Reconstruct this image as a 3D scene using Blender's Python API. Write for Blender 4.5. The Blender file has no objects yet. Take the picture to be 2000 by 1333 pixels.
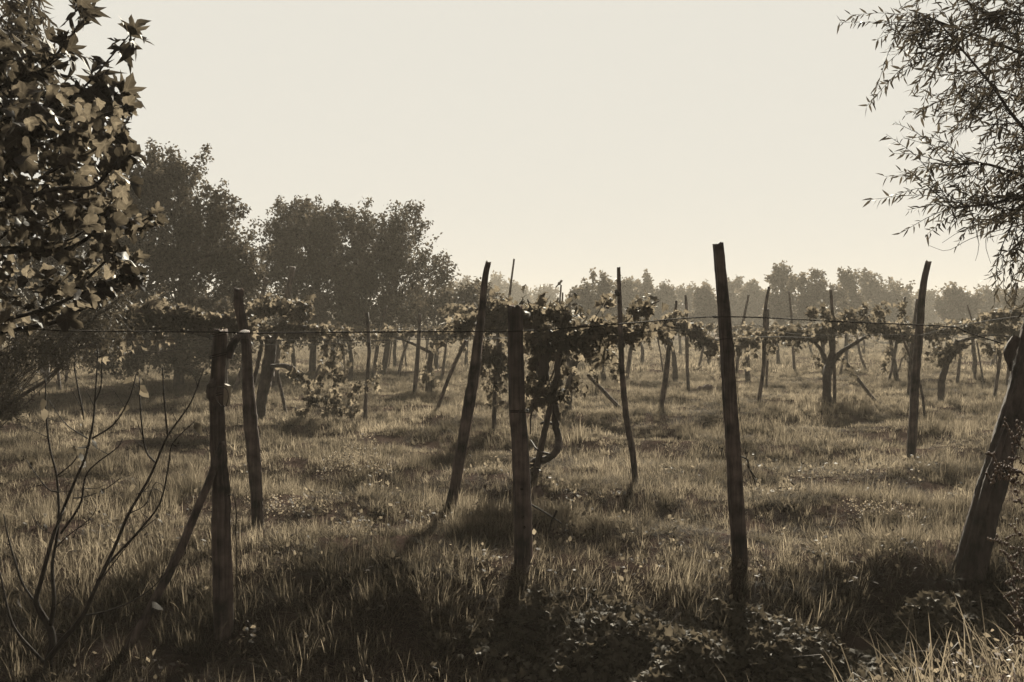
import bpy, math, random
import numpy as np
from mathutils import Matrix, Vector

rnd = random.Random(7)
rng = np.random.default_rng(7)
SC = bpy.context.scene
COL = SC.collection
R = math.radians

# ------------------------------------------------------------------ camera
F = 1944.0            # focal length in photo pixels (35 mm on a 36 mm frame, 2000 px wide)
CX, HZ, H = 1000.0, 640.0, 1.72
cam = bpy.data.cameras.new('camera')
cam.lens, cam.sensor_width, cam.clip_end, cam.clip_start = 35.0, 36.0, 3000.0, 0.05
cam.shift_y = -(666.5 - HZ) / 2000.0
camo = bpy.data.objects.new('camera', cam)
camo.location = (0, 0, H)
camo.rotation_euler = (R(90), 0, 0)
COL.objects.link(camo)
SC.camera = camo

# ------------------------------------------------------------------ sky, sun, exposure
SUN_EL, SUN_AZ = R(29), R(12)       # azimuth measured from +Y towards +X
SKY_STRENGTH, SKY_CAP = 0.05, 0.189
w = bpy.data.worlds.new('World')
SC.world = w
w.use_nodes = True
nt = w.node_tree
nt.nodes.clear()
sky = nt.nodes.new('ShaderNodeTexSky')
sky.sky_type = 'NISHITA'
sky.sun_disc = False
sky.sun_elevation = SUN_EL
sky.sun_rotation = SUN_AZ
sky.dust_density = 4.0
sky.air_density = 1.5
bw = nt.nodes.new('ShaderNodeRGBToBW')
mul = nt.nodes.new('ShaderNodeMath'); mul.operation = 'MULTIPLY'; mul.inputs[1].default_value = SKY_STRENGTH
cap = nt.nodes.new('ShaderNodeMath'); cap.operation = 'MINIMUM'; cap.inputs[1].default_value = SKY_CAP
tint = nt.nodes.new('ShaderNodeVectorMath'); tint.operation = 'SCALE'
tint.inputs[0].default_value = (1.03, 1.0, 0.90)
bg = nt.nodes.new('ShaderNodeBackground')
wo = nt.nodes.new('ShaderNodeOutputWorld')
L = nt.links.new
L(sky.outputs[0], bw.inputs[0]); L(bw.outputs[0], mul.inputs[0]); L(mul.outputs[0], cap.inputs[0])
L(cap.outputs[0], tint.inputs['Scale']); L(tint.outputs[0], bg.inputs[0]); L(bg.outputs[0], wo.inputs[0])

sun = bpy.data.lights.new('sun', 'SUN')
sun.energy, sun.angle, sun.color = 5.0, R(3.5), (1.0, 0.92, 0.74)
suno = bpy.data.objects.new('sun', sun)
sdir = Vector((math.sin(SUN_AZ) * math.cos(SUN_EL), math.cos(SUN_AZ) * math.cos(SUN_EL), math.sin(SUN_EL)))
suno.rotation_euler = sdir.to_track_quat('Z', 'Y').to_euler()
suno.location = sdir * 60
COL.objects.link(suno)

SC.view_settings.view_transform = 'Standard'
SC.view_settings.look = 'None'
SC.view_settings.gamma = 1
SC.view_settings.exposure = 2.0
SC.view_settings.use_curve_mapping = False
SC.render.engine = 'CYCLES'
cy = SC.cycles
cy.max_bounces, cy.diffuse_bounces, cy.glossy_bounces = 5, 3, 2
cy.transmission_bounces, cy.volume_bounces, cy.transparent_max_bounces = 3, 0, 4
cy.use_denoising = True
cy.sample_clamp_indirect = 4.0
cy.caustics_reflective = cy.caustics_refractive = False

# ------------------------------------------------------------------ helpers
def P(px, py, d):
    """photo pixel at depth d (metres along +Y) -> point in the place"""
    return np.array([(px - CX) / F * d, d, H - (py - HZ) / F * d])

def sstep(a, b, v):
    t = np.clip((v - a) / (b - a), 0, 1)
    return t * t * (3 - 2 * t)

def swell(x, y):
    n = .06 * np.sin(.9 * x + 2.9 * y + 1.2 * np.sin(.7 * x) + 1.) + .05 * np.sin(.35 * x + 1.7 * y + 1.5 * np.sin(.5 * x + 1)) + .02 * np.sin(1.9 * x + .8 * y + 1.) + .030 * np.sin(-1.1 * x + 2.3 * y + 2.) + .022 * np.sin(3.1 * x - 2.7 * y + .4)
    n += .015 * np.sin(5.3 * x + 3.9 * y) * np.sin(4.1 * y - 2 * x) + .05 * np.sin(.23 * x + .31 * y + .5)
    return n

def ground(x, y):
    x = np.asarray(x, float); y = np.asarray(y, float)
    k = sstep(-.7, .9, x)
    edge = 6.85 + .12 * np.sin(1.1 * x) + .08 * np.sin(2.7 * x + 1)
    s = .76 + .12 * k
    deep = .85 + .25 * k
    t = np.maximum(edge - y + .25, 0)
    drop = s * t * t / (t + .35)
    drop = deep * (1 - np.exp(-drop / deep))
    nb = .12 + .28 * sstep(.75, 1.9, x)
    near = nb - np.maximum(y - 3.85, 0) * 1.3
    amp = sstep(2, 9, y) * (1 - .6 * sstep(60, 140, y))
    return np.maximum(-drop + swell(x, y) * amp, near + .02 * np.sin(4 * x + 3 * y))

def G(px, py):
    """where the sight line of a photo pixel meets the ground"""
    d = np.concatenate([np.arange(3.9, 60, .02), np.arange(60, 400, .5)])
    X = (px - CX) / F * d
    Z = H - (py - HZ) / F * d
    hit = np.nonzero(Z <= ground(X, d))[0]
    i = hit[0] if len(hit) else len(d) - 1
    return np.array([X[i], d[i], float(ground(X[i], d[i]))])

def mat(name):
    m = bpy.data.materials.new(name)
    m.use_nodes = True
    n = m.node_tree
    n.nodes.clear()
    out = n.nodes.new('ShaderNodeOutputMaterial')
    return m, n, out

def leaf_mat(name, col, trans, tfac=.45, rough=.45, spec=.3, vary=.5, veins=False):
    m, n, out = mat(name)
    at = n.nodes.new('ShaderNodeAttribute'); at.attribute_name = 'tint'
    oi = n.nodes.new('ShaderNodeObjectInfo')
    ad = n.nodes.new('ShaderNodeMath'); ad.operation = 'ADD'
    fr = n.nodes.new('ShaderNodeMath'); fr.operation = 'FRACT'
    mr = n.nodes.new('ShaderNodeMapRange'); mr.inputs['To Min'].default_value = 1 - vary; mr.inputs['To Max'].default_value = 1 + vary
    l = n.links.new
    l(at.outputs['Fac'], ad.inputs[0]); l(oi.outputs['Random'], ad.inputs[1]); l(ad.outputs[0], fr.inputs[0]); l(fr.outputs[0], mr.inputs[0])
    c1 = n.nodes.new('ShaderNodeVectorMath'); c1.operation = 'SCALE'; c1.inputs[0].default_value = col
    c2 = n.nodes.new('ShaderNodeVectorMath'); c2.operation = 'SCALE'; c2.inputs[0].default_value = trans
    fac = mr.outputs[0]
    if veins:
        # pale ribs fanning out from the stalk, and blotches of wear
        lu = n.nodes.new('ShaderNodeAttribute'); lu.attribute_name = 'luv'
        sx = n.nodes.new('ShaderNodeSeparateXYZ'); l(lu.outputs['Vector'], sx.inputs[0])
        def mth(op, a, b=None):
            k = n.nodes.new('ShaderNodeMath'); k.operation = op
            for i, q_ in enumerate((a, b)):
                if q_ is None: continue
                if isinstance(q_, (int, float)): k.inputs[i].default_value = q_
                else: l(q_, k.inputs[i])
            return k.outputs[0]
        yy = mth('SUBTRACT', sx.outputs['Y'], .28)
        ang = mth('ARCTAN2', sx.outputs['X'], yy)
        rib = mth('ABSOLUTE', mth('SINE', mth('MULTIPLY', ang, 3.6)))
        rr = mth('SQRT', mth('ADD', mth('MULTIPLY', sx.outputs['X'], sx.outputs['X']), mth('MULTIPLY', yy, yy)))
        line = mth('LESS_THAN', mth('MULTIPLY', rib, rr), .035)
        side = mth('LESS_THAN', mth('ABSOLUTE', mth('SINE', mth('ADD', mth('MULTIPLY', rr, 42.), mth('MULTIPLY', rib, 5.)))), .16)
        nz = n.nodes.new('ShaderNodeTexNoise'); nz.inputs['Scale'].default_value = 5; nz.inputs['Detail'].default_value = 5
        l(lu.outputs['Vector'], nz.inputs['Vector'])
        fac = mth('MULTIPLY', fac, mth('ADD', mth('MULTIPLY', nz.outputs[0], 1.1), mth('ADD', mth('MULTIPLY', line, .5), mth('ADD', mth('MULTIPLY', side, .18), .42))))
    l(fac, c1.inputs['Scale']); l(fac, c2.inputs['Scale'])
    pb = n.nodes.new('ShaderNodeBsdfPrincipled')
    pb.inputs['Roughness'].default_value = rough
    pb.inputs['Specular IOR Level'].default_value = spec
    tr = n.nodes.new('ShaderNodeBsdfTranslucent')
    mx = n.nodes.new('ShaderNodeMixShader'); mx.inputs[0].default_value = tfac
    l(c1.outputs[0], pb.inputs['Base Color']); l(c2.outputs[0], tr.inputs[0])
    l(pb.outputs[0], mx.inputs[1]); l(tr.outputs[0], mx.inputs[2]); l(mx.outputs[0], out.inputs[0])
    return m

def wood_mat(name, dark, light, scale=(34, 34, 1.6), bump=.6, rough=.85, detail=8):
    m, n, out = mat(name)
    l = n.links.new
    tc = n.nodes.new('ShaderNodeTexCoord')
    mp = n.nodes.new('ShaderNodeMapping'); mp.inputs['Scale'].default_value = scale
    nz = n.nodes.new('ShaderNodeTexNoise'); nz.inputs['Scale'].default_value = 1; nz.inputs['Detail'].default_value = detail; nz.inputs['Roughness'].default_value = .7
    n2 = n.nodes.new('ShaderNodeTexNoise'); n2.inputs['Scale'].default_value = 7; n2.inputs['Detail'].default_value = 5
    mixn = n.nodes.new('ShaderNodeMath'); mixn.operation = 'MULTIPLY'
    cr = n.nodes.new('ShaderNodeValToRGB')
    cr.color_ramp.elements[0].position, cr.color_ramp.elements[0].color = .17, (*dark, 1)
    cr.color_ramp.elements[1].position, cr.color_ramp.elements[1].color = .40, (*light, 1)
    bp = n.nodes.new('ShaderNodeBump'); bp.inputs['Strength'].default_value = bump; bp.inputs['Distance'].default_value = .012
    pb = n.nodes.new('ShaderNodeBsdfPrincipled'); pb.inputs['Roughness'].default_value = rough; pb.inputs['Specular IOR Level'].default_value = .25
    l(tc.outputs['Object'], mp.inputs[0]); l(mp.outputs[0], nz.inputs['Vector']); l(tc.outputs['Object'], n2.inputs['Vector'])
    l(nz.outputs[0], mixn.inputs[0]); l(n2.outputs[0], mixn.inputs[1])
    l(mixn.outputs[0], cr.inputs[0]); l(cr.outputs[0], pb.inputs['Base Color'])
    l(nz.outputs[0], bp.inputs['Height']); l(bp.outputs[0], pb.inputs['Normal']); l(pb.outputs[0], out.inputs[0])
    return m

def plain_mat(name, col, rough=.6, metal=0., noise=.3, nscale=40):
    m, n, out = mat(name)
    l = n.links.new
    tc = n.nodes.new('ShaderNodeTexCoord')
    nz = n.nodes.new('ShaderNodeTexNoise'); nz.inputs['Scale'].default_value = nscale; nz.inputs['Detail'].default_value = 4
    mr = n.nodes.new('ShaderNodeMapRange'); mr.inputs['To Min'].default_value = 1 - noise; mr.inputs['To Max'].default_value = 1 + noise
    c = n.nodes.new('ShaderNodeVectorMath'); c.operation = 'SCALE'; c.inputs[0].default_value = col
    pb = n.nodes.new('ShaderNodeBsdfPrincipled'); pb.inputs['Roughness'].default_value = rough; pb.inputs['Metallic'].default_value = metal; pb.inputs['Specular IOR Level'].default_value = .1
    l(tc.outputs['Object'], nz.inputs['Vector']); l(nz.outputs[0], mr.inputs[0]); l(mr.outputs[0], c.inputs['Scale'])
    l(c.outputs[0], pb.inputs['Base Color']); l(pb.outputs[0], out.inputs[0])
    return m

SEP = np.array([1.0, .885, .68])         # every pigment in this toned black-and-white print has this hue
def tone(v):
    return tuple(float(q) for q in np.array([1.0, .825, .60]) * v)
def umber(v):
    return tuple(float(q) for q in np.array([1.0, .70, .60]) * v)

M = {
    'wood': wood_mat('weathered_wood', umber(.007), umber(.10), scale=(26, 26, 1.1), bump=1.0),
    'wood_far': wood_mat('weathered_wood_far', umber(.02), umber(.08), scale=(20, 20, 2)),
    'bark': wood_mat('willow_bark', umber(.008), umber(.06), scale=(22, 22, 4), bump=1.0),
    'vinebark': wood_mat('vine_bark', umber(.012), umber(.06), scale=(40, 40, 5), bump=.9),
    'twig': plain_mat('twig_bark', umber(.011), .8),
    'wire': plain_mat('rusty_wire', umber(.012), .9, 0.),
    'tag': plain_mat('pale_board', tone(.15), .6),
    'stone': plain_mat('dark_stone', umber(.06), .95, 0, .6, 9),
    'bird': plain_mat('bird_feathers', umber(.03), .8),
    'fig': leaf_mat('fig_leaf', umber(0.015), tone(0.078), .5, .55, .15, .6, True),
    'plane': leaf_mat('plane_leaf', umber(0.02), tone(0.05), .4, .6, .08, .4, True),
    'willow': leaf_mat('willow_leaf', umber(0.02), tone(0.044), .4, .6, .06, .4),
    'vine': leaf_mat('vine_leaf', umber(0.0225), tone(0.12), .45, .6, .08, .65, True),
    'tree': leaf_mat('tree_leaf', umber(0.027), tone(0.054), .4, .6, .1, .5),
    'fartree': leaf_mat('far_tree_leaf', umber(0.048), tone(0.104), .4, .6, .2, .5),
    'cover': leaf_mat('ground_cover_leaf', tone(.05), tone(.08), .35, .7, .1, .3),
    'dry': leaf_mat('dry_leaf', tone(.05), tone(.12), .35, .7, .15, .5),
    'mug': leaf_mat('mugwort', umber(0.1008), tone(0.2016), .4, .6, .2, .3),
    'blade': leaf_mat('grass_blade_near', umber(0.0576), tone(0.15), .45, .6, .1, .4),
}

def tag(o, label=None, cat=None, group=None, kind=None):
    if label: o['label'] = label
    if cat: o['category'] = cat
    if group: o['group'] = group
    if kind: o['kind'] = kind
    return o

def mesh(name, v, f, m=None, tint=None, smooth=False):
    v = np.asarray(v, np.float32).reshape(-1, 3)
    me = bpy.data.meshes.new(name)
    if isinstance(f, np.ndarray):
        k = f.shape[1]
        me.vertices.add(len(v)); me.vertices.foreach_set('co', v.ravel())
        me.loops.add(f.size); me.loops.foreach_set('vertex_index', f.astype(np.int32).ravel())
        me.polygons.add(len(f)); me.polygons.foreach_set('loop_start', np.arange(0, f.size, k, dtype=np.int32))
        me.update(calc_edges=True)
    else:
        me.from_pydata(v.tolist(), [], f)
    if tint is not None:
        a = me.attributes.new('tint', 'FLOAT', 'POINT'); a.data.foreach_set('value', np.asarray(tint, np.float32))
    if smooth and len(me.polygons):
        me.polygons.foreach_set('use_smooth', np.ones(len(me.polygons), bool))
    if m: me.materials.append(m)
    return me

def set_luv(me, u):
    a = me.attributes.new('luv', 'FLOAT_VECTOR', 'POINT'); a.data.foreach_set('vector', np.asarray(u, np.float32).ravel())

def obj(name, me, parent=None, loc=(0, 0, 0)):
    o = bpy.data.objects.new(name, me)
    COL.objects.link(o)
    o.location = [float(q) for q in loc]
    if parent: o.parent = parent
    return o

class Acc:
    """collects triangles for one mesh"""
    def __init__(s): s.v, s.f, s.t, s.u, s.n = [], [], [], [], 0
    def add(s, v, f, t=0., u=None):
        v = np.asarray(v, float).reshape(-1, 3); f = np.asarray(f, int).reshape(-1, 3)
        s.v.append(v); s.f.append(f + s.n); s.n += len(v)
        s.t.append(np.full(len(v), t) if np.isscalar(t) else t)
        s.u.append(np.full((len(v), 3), 9.) if u is None else u)
    def build(s, name, m, parent=None, base=(0, 0, 0), smooth=True, loc=None):
        v = np.concatenate(s.v) - np.asarray(base)
        me = mesh(name, v, np.concatenate(s.f), m, np.concatenate(s.t), smooth)
        if m and m.name.startswith(('fig', 'plane', 'vine_leaf')): set_luv(me, np.concatenate(s.u))
        return obj(name, me, parent, (0, 0, 0) if parent else base)

def resample(pts, step):
    pts = np.asarray(pts, float)
    # Catmull-Rom through the points
    if len(pts) > 2:
        q = np.vstack([2 * pts[0] - pts[1], pts, 2 * pts[-1] - pts[-2]])
        out = []
        for i in range(1, len(q) - 2):
            for t in np.linspace(0, 1, 8, endpoint=False):
                a, b, c, e = q[i - 1], q[i], q[i + 1], q[i + 2]
                out.append(.5 * (2 * b + (c - a) * t + (2 * a - 5 * b + 4 * c - e) * t * t + (3 * b - a - 3 * c + e) * t ** 3))
        out.append(pts[-1]); pts = np.array(out)
    seg = np.linalg.norm(np.diff(pts, axis=0), axis=1)
    s = np.concatenate([[0], np.cumsum(seg)])
    n = max(2, int(s[-1] / step) + 1)
    u = np.linspace(0, s[-1], n)
    return np.stack([np.interp(u, s, pts[:, k]) for k in range(3)], 1), u / s[-1]

def tube(acc, pts, radii, sides=6, step=.1, rough=0., groove=0., seed=0, cap=True, wob=0., flat=1., square=False):
    """a tapered limb through pts; rough/groove give it an uneven, split surface"""
    r0 = np.random.default_rng(seed + 11)
    c, u = resample(pts, step)
    n = len(c)
    rad = np.interp(u, np.linspace(0, 1, len(radii)), radii)
    if wob: c = c + np.cumsum(r0.normal(0, wob, (n, 3)), 0) * np.array([1, 1, .2]) * np.sin(np.pi * u)[:, None]
    tan = np.gradient(c, axis=0); tan /= np.linalg.norm(tan, axis=1)[:, None] + 1e-9
    ref = np.array([0., 1., 0.]) if abs(tan[0][1]) < .9 else np.array([1., 0, 0])
    a = np.cross(tan, ref); a /= np.linalg.norm(a, axis=1)[:, None] + 1e-9
    b = np.cross(a, tan)
    th = np.linspace(0, 2 * np.pi, sides, endpoint=False)
    prof = np.ones((n, sides))
    if groove:
        ph = r0.uniform(0, 6.28, 8); fr = r0.integers(2, sides // 2 + 1, 8)
        for k in range(8):
            prof += groove / 3 * np.sin(fr[k] * th[None] + ph[k] + 1.2 * np.sin(3 * u[:, None] + k))
    if rough:
        lumps = r0.normal(0, 1, (max(3, n // 6), sides))
        ui = np.linspace(0, 1, lumps.shape[0])
        prof += rough * np.stack([np.interp(u, ui, lumps[:, k]) for k in range(sides)], 1) + rough * .4 * r0.normal(0, 1, (n, sides))
    if square: prof = prof * .9 / np.maximum(np.abs(np.cos(th)), np.abs(np.sin(th)))[None] ** .85
    rr = rad[:, None] * prof
    V = c[:, None, :] + rr[..., None] * (np.cos(th)[None, :, None] * a[:, None, :] + flat * np.sin(th)[None, :, None] * b[:, None, :])
    if cap and sides > 8: V[-1] += tan[-1] * (r0.normal(0, .25, (sides, 1)) * rad[-1])
    i = np.arange(n - 1)[:, None] * sides; j = np.arange(sides)[None]; jn = (j + 1) % sides
    q = np.stack([i + j, i + jn, i + sides + jn, i + sides + j], -1).reshape(-1, 4)
    f = np.vstack([q[:, [0, 1, 2]], q[:, [0, 2, 3]]])
    V = V.reshape(-1, 3)
    if cap:
        V = np.vstack([V, c[-1] + tan[-1] * rad[-1] * .15]); k = len(V) - 1
        t = (n - 1) * sides
        f = np.vstack([f, np.stack([t + np.arange(sides), t + (np.arange(sides) + 1) % sides, np.full(sides, k)], 1)])
    acc.add(V, f, r0.random())

def frames(axis, normal):
    """rotation matrices whose Y runs along axis and Z is near normal"""
    y = axis / (np.linalg.norm(axis, axis=1)[:, None] + 1e-9)
    x = np.cross(y, normal); x /= np.linalg.norm(x, axis=1)[:, None] + 1e-9
    z = np.cross(x, y)
    return np.stack([x, y, z], -1)

def scatter(acc, tv, tf, pos, Rm, size):
    pos = np.asarray(pos); m = len(pos)
    if m == 0: return
    V = np.einsum('mij,nj->mni', Rm, tv) * np.asarray(size)[:, None, None] + pos[:, None, :]
    f = (tf[None] + (np.arange(m) * len(tv))[:, None, None]).reshape(-1, 3)
    acc.add(V.reshape(-1, 3), f, np.repeat(rng.random(m), len(tv)), np.tile(tv, (m, 1)))

# ---------------- leaf shapes (petiole at the origin, tip along +Y, unit length)
def lobed(angles, radii, cup=.12, droop=.25, wave=.06, seed=0, ring=.5, wid=1.):
    r0 = np.random.default_rng(seed)
    a = np.radians(np.array(angles, float)); r = np.array(radii, float)
    out = np.stack([np.sin(a) * r * wid, .28 + np.cos(a) * r, np.zeros(len(a))], 1)
    mid = np.stack([np.sin(a) * r * ring * wid, .28 + np.cos(a) * r * ring, np.zeros(len(a))], 1)
    v = np.vstack([[0, .28, 0], mid, out])
    v[:, 1] = np.maximum(v[:, 1], -.12)
    v[:, 2] = cup * np.abs(v[:, 0]) * 1.3 - droop * np.maximum(v[:, 1] - .2, 0) ** 2 + wave * np.sin(9 * v[:, 0] + 5 * v[:, 1] + seed) * np.hypot(v[:, 0], v[:, 1]) 
    v[1:, 2] += r0.normal(0, .02, len(v) - 1)
    n = len(a); f = []
    for i in range(n):
        j = (i + 1) % n
        f += [[0, 1 + i, 1 + j], [1 + i, 1 + n + i, 1 + n + j], [1 + i, 1 + n + j, 1 + j]]
    return v, np.array(f)

FIG = [lobed([0, 17, 32, 47, 62, 80, 100, 122, 150, 180, 210, 238, 260, 280, 298, 313, 328, 343],
             [.72, .60, .38, .56, .58, .42, .44, .45, .36, .24, .36, .45, .44, .42, .58, .56, .38, .60], .1 + .4 * (s % 3) / 2, d, .14, s, .5, 1.0)
       for s, d in ((1, .3), (2, .6), (3, 1.0), (4, .4), (5, .8))]
PLANE = [lobed([0, 13, 24, 34, 50, 62, 74, 90, 108, 128, 180, 232, 252, 270, 286, 298, 310, 326, 336, 347],
               [.74, .50, .42, .26, .68, .48, .30, .50, .36, .30, .20, .30, .36, .50, .30, .48, .68, .26, .42, .50], .3, d, .12, s, .45, 1.0)
         for s, d in ((5, .5), (6, .9), (7, .2))]
def simple_lobed(s, cup, droop):
    ang = np.radians([0, 20, 38, 60, 84, 112, 150, 210, 248, 276, 300, 322, 340]); r = np.array([.76, .46, .38, .66, .38, .54, .38, .38, .54, .38, .66, .38, .46])
    v = np.vstack([[0, .28, 0], np.stack([np.sin(ang) * r, .28 + np.cos(ang) * r, 0 * r], 1)])
    v[:, 2] = cup * np.abs(v[:, 0]) - droop * np.maximum(v[:, 1] - .2, 0) ** 2 + .08 * np.sin(7 * v[:, 0] + s)
    return v, np.array([[0, i, i % 13 + 1] for i in range(1, 14)])
VINE = [simple_lobed(1, .4, .4), simple_lobed(2, -.35, .8), simple_lobed(3, .7, .2)]
def lance(bend, wid):
    v = np.array([[0, 0, 0], [wid, .32, .03], [0, .35, 0], [-wid, .32, .03], [wid * .7, .68, .03 - bend * .5], [-wid * .7, .68, .03 - bend * .5], [0, 1, -bend]])
    return v, np.array([[0, 1, 2], [0, 2, 3], [2, 1, 4], [2, 4, 5], [2, 5, 3], [5, 4, 6]])
LANCE = [lance(.08, .10), lance(.3, .09), lance(-.12, .105)]
OVAL = [lance(.2, .3), lance(.05, .34)]
DIAMOND = (np.array([[0, 0, 0], [.32, .5, .1], [0, 1, -.1], [-.32, .5, .1]]), np.array([[0, 1, 2], [0, 2, 3]]))

def leaf_objects(name, shapes, m, parent, base, pos, Rm, size):
    """individually lifted leaves: one object each, mesh data shared"""
    mes = [mesh(name, v, f, m, None, True) for v, f in shapes]
    for me_, (v, f) in zip(mes, shapes): set_luv(me_, v)
    for k in range(len(pos)):
        o = bpy.data.objects.new(name, mes[k % len(mes)])
        COL.objects.link(o)
        o.parent = parent
        s = float(size[k])
        mm = Matrix([[float(Rm[k][i][j]) * s for j in range(3)] + [float(pos[k][i] - base[i])] for i in range(3)] + [[0, 0, 0, 1]])
        o.matrix_basis = mm

def leaves(parent, base, shapes, m, pos, Rm, size, single, stuff_name='foliage', single_name='leaf'):
    """the largest-showing leaves (nearest, in frame) as objects, the rest as one part"""
    pos, size = np.asarray(pos), np.asarray(size)
    px = CX + pos[:, 0] / pos[:, 1] * F; py = HZ - (pos[:, 2] - H) / pos[:, 1] * F
    inside = (px > 0) & (px < 2000) & (py > 0) & (py < 1333)
    order = np.argsort(-(size / pos[:, 1]) * inside)
    a, b = order[:single], order[single:]
    a = a[inside[a]]
    if len(a): leaf_objects(single_name, shapes, m, parent, base, pos[a], Rm[a], size[a])
    if len(b):
        acc = Acc()
        for k, (tv, tf) in enumerate(shapes):
            i = b[k::len(shapes)]
            scatter(acc, tv, tf, pos[i], Rm[i], size[i])
        o = acc.build(stuff_name, m, parent, base)
        o['kind'] = 'stuff'
    return

def thing(name, label, cat, loc, group=None):
    o = bpy.data.objects.new(name, None)
    o.empty_display_size = .1
    COL.objects.link(o)
    o.location = [float(q) for q in loc]
    return tag(o, label, cat, group)

def unit(v): return v / (np.linalg.norm(v, axis=-1, keepdims=True) + 1e-9)

# ------------------------------------------------------------------ ground
def graded(a, b, near, far, c=0.):
    """grid lines dense round c, wide far off"""
    out = [c]; s = near
    while out[-1] < b: out.append(out[-1] + s); s = min(far, s * 1.035)
    lo = [c]; s = near
    while lo[-1] > a: lo.append(lo[-1] - s); s = min(far, s * 1.035)
    return np.array(lo[:0:-1] + out)
gx = graded(-420, 420, .12, 14)
gy = np.concatenate([np.arange(-30, 2, 2.), np.arange(2, 12, .1), graded(12, 560, .12, 14, 12)])
X, Y = np.meshgrid(gx, gy)
Z = ground(X, Y)
nx, ny = len(gx), len(gy)
idx = np.arange(nx * ny).reshape(ny, nx)
q = np.stack([idx[:-1, :-1], idx[:-1, 1:], idx[1:, 1:], idx[1:, :-1]], -1).reshape(-1, 4)
gm, n, out = mat('soil_and_thatch')
tc = n.nodes.new('ShaderNodeTexCoord')
nz = n.nodes.new('ShaderNodeTexNoise'); nz.inputs['Scale'].default_value = 6; nz.inputs['Detail'].default_value = 8
cr = n.nodes.new('ShaderNodeValToRGB')
cr.color_ramp.elements[0].position, cr.color_ramp.elements[0].color = .3, (*umber(.016), 1)
cr.color_ramp.elements[1].position, cr.color_ramp.elements[1].color = .7, (*umber(.04), 1)
bp = n.nodes.new('ShaderNodeBump'); bp.inputs['Strength'].default_value = .8; bp.inputs['Distance'].default_value = .04
pb = n.nodes.new('ShaderNodeBsdfPrincipled'); pb.inputs['Roughness'].default_value = .95; pb.inputs['Specular IOR Level'].default_value = 0.
l = n.links.new
l(tc.outputs['Object'], nz.inputs['Vector']); l(nz.outputs[0], cr.inputs[0]); l(cr.outputs[0], pb.inputs['Base Color'])
l(nz.outputs[0], bp.inputs['Height']); l(bp.outputs[0], pb.inputs['Normal']); l(pb.outputs[0], out.inputs[0])
go = obj('ground', mesh('ground', np.stack([X, Y, Z], -1).reshape(-1, 3), q, gm, None, True))
tag(go, 'uneven vineyard ground with a shady ditch in front', 'ground', kind='structure')

# ------------------------------------------------------------------ grass (one stuff object, instanced tufts)
def patch(name, blades, hgt, rad, wid, segs, lean, m, seed, tufts=18, loose=.35):
    """a piece of sward: blades growing in tufts of unequal height, with loose ones between"""
    r0 = np.random.default_rng(seed)
    acc = Acc()
    ta = r0.uniform(0, 6.283, tufts); tr = rad * np.sqrt(r0.random(tufts))
    tc = np.stack([np.cos(ta) * tr, np.sin(ta) * tr], 1); th = r0.uniform(.35, 1.45, tufts); tl = r0.uniform(.5, 1.4, tufts)
    ts = rad / math.sqrt(tufts) * r0.uniform(.35, .8, tufts)
    for k in range(blades):
        if r0.random() < loose:
            a = r0.uniform(0, 6.283); q = rad * math.sqrt(r0.random())
            bx, by, hs, ls, b = math.cos(a) * q, math.sin(a) * q, .7, 1., r0.uniform(0, 6.283)
        else:
            i = r0.integers(tufts); o = r0.normal(0, 1, 2) * ts[i] * .6
            bx, by, hs, ls, b = tc[i][0] + o[0], tc[i][1] + o[1], th[i], tl[i], math.atan2(o[1], o[0]) + r0.normal(0, .8)
        base = np.array([bx, by, -.03])
        hh = hgt * hs * r0.uniform(.5, 1.15); ln = hh * lean * ls * r0.uniform(.15, 1.3)
        d = np.array([math.cos(b), math.sin(b), 0]); sd = np.array([-d[1], d[0], 0])
        t = np.linspace(0, 1, segs + 1)
        c = base + np.outer(t * ln * t ** .8, d) + np.outer(hh * (t - .42 * lean * t ** 2.2 * min(1, ln / hh)), [0, 0, 1])
        ww = wid * r0.uniform(.6, 1.3) * (1 - t ** 1.7) + .0002
        tw = r0.uniform(-.8, .8)
        sdt = math.cos(tw) * sd + math.sin(tw) * .5 * d
        V = np.empty((2 * (segs + 1) - 1, 3))
        V[0:-1:2] = (c - ww[:, None] * sdt)[:-1]; V[1::2] = (c + ww[:, None] * sdt)[:-1]; V[-1] = c[-1]
        f = []
        for i in range(segs - 1):
            f += [[2 * i, 2 * i + 1, 2 * i + 3], [2 * i, 2 * i + 3, 2 * i + 2]]
        f.append([2 * segs - 2, 2 * segs - 1, 2 * segs])
        acc.add(V, f, r0.random())
    me = mesh(name, np.concatenate(acc.v), np.concatenate(acc.f), m, np.concatenate(acc.t), True)
    return bpy.data.objects.new(name, me)        # template only, not linked to the scene

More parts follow.
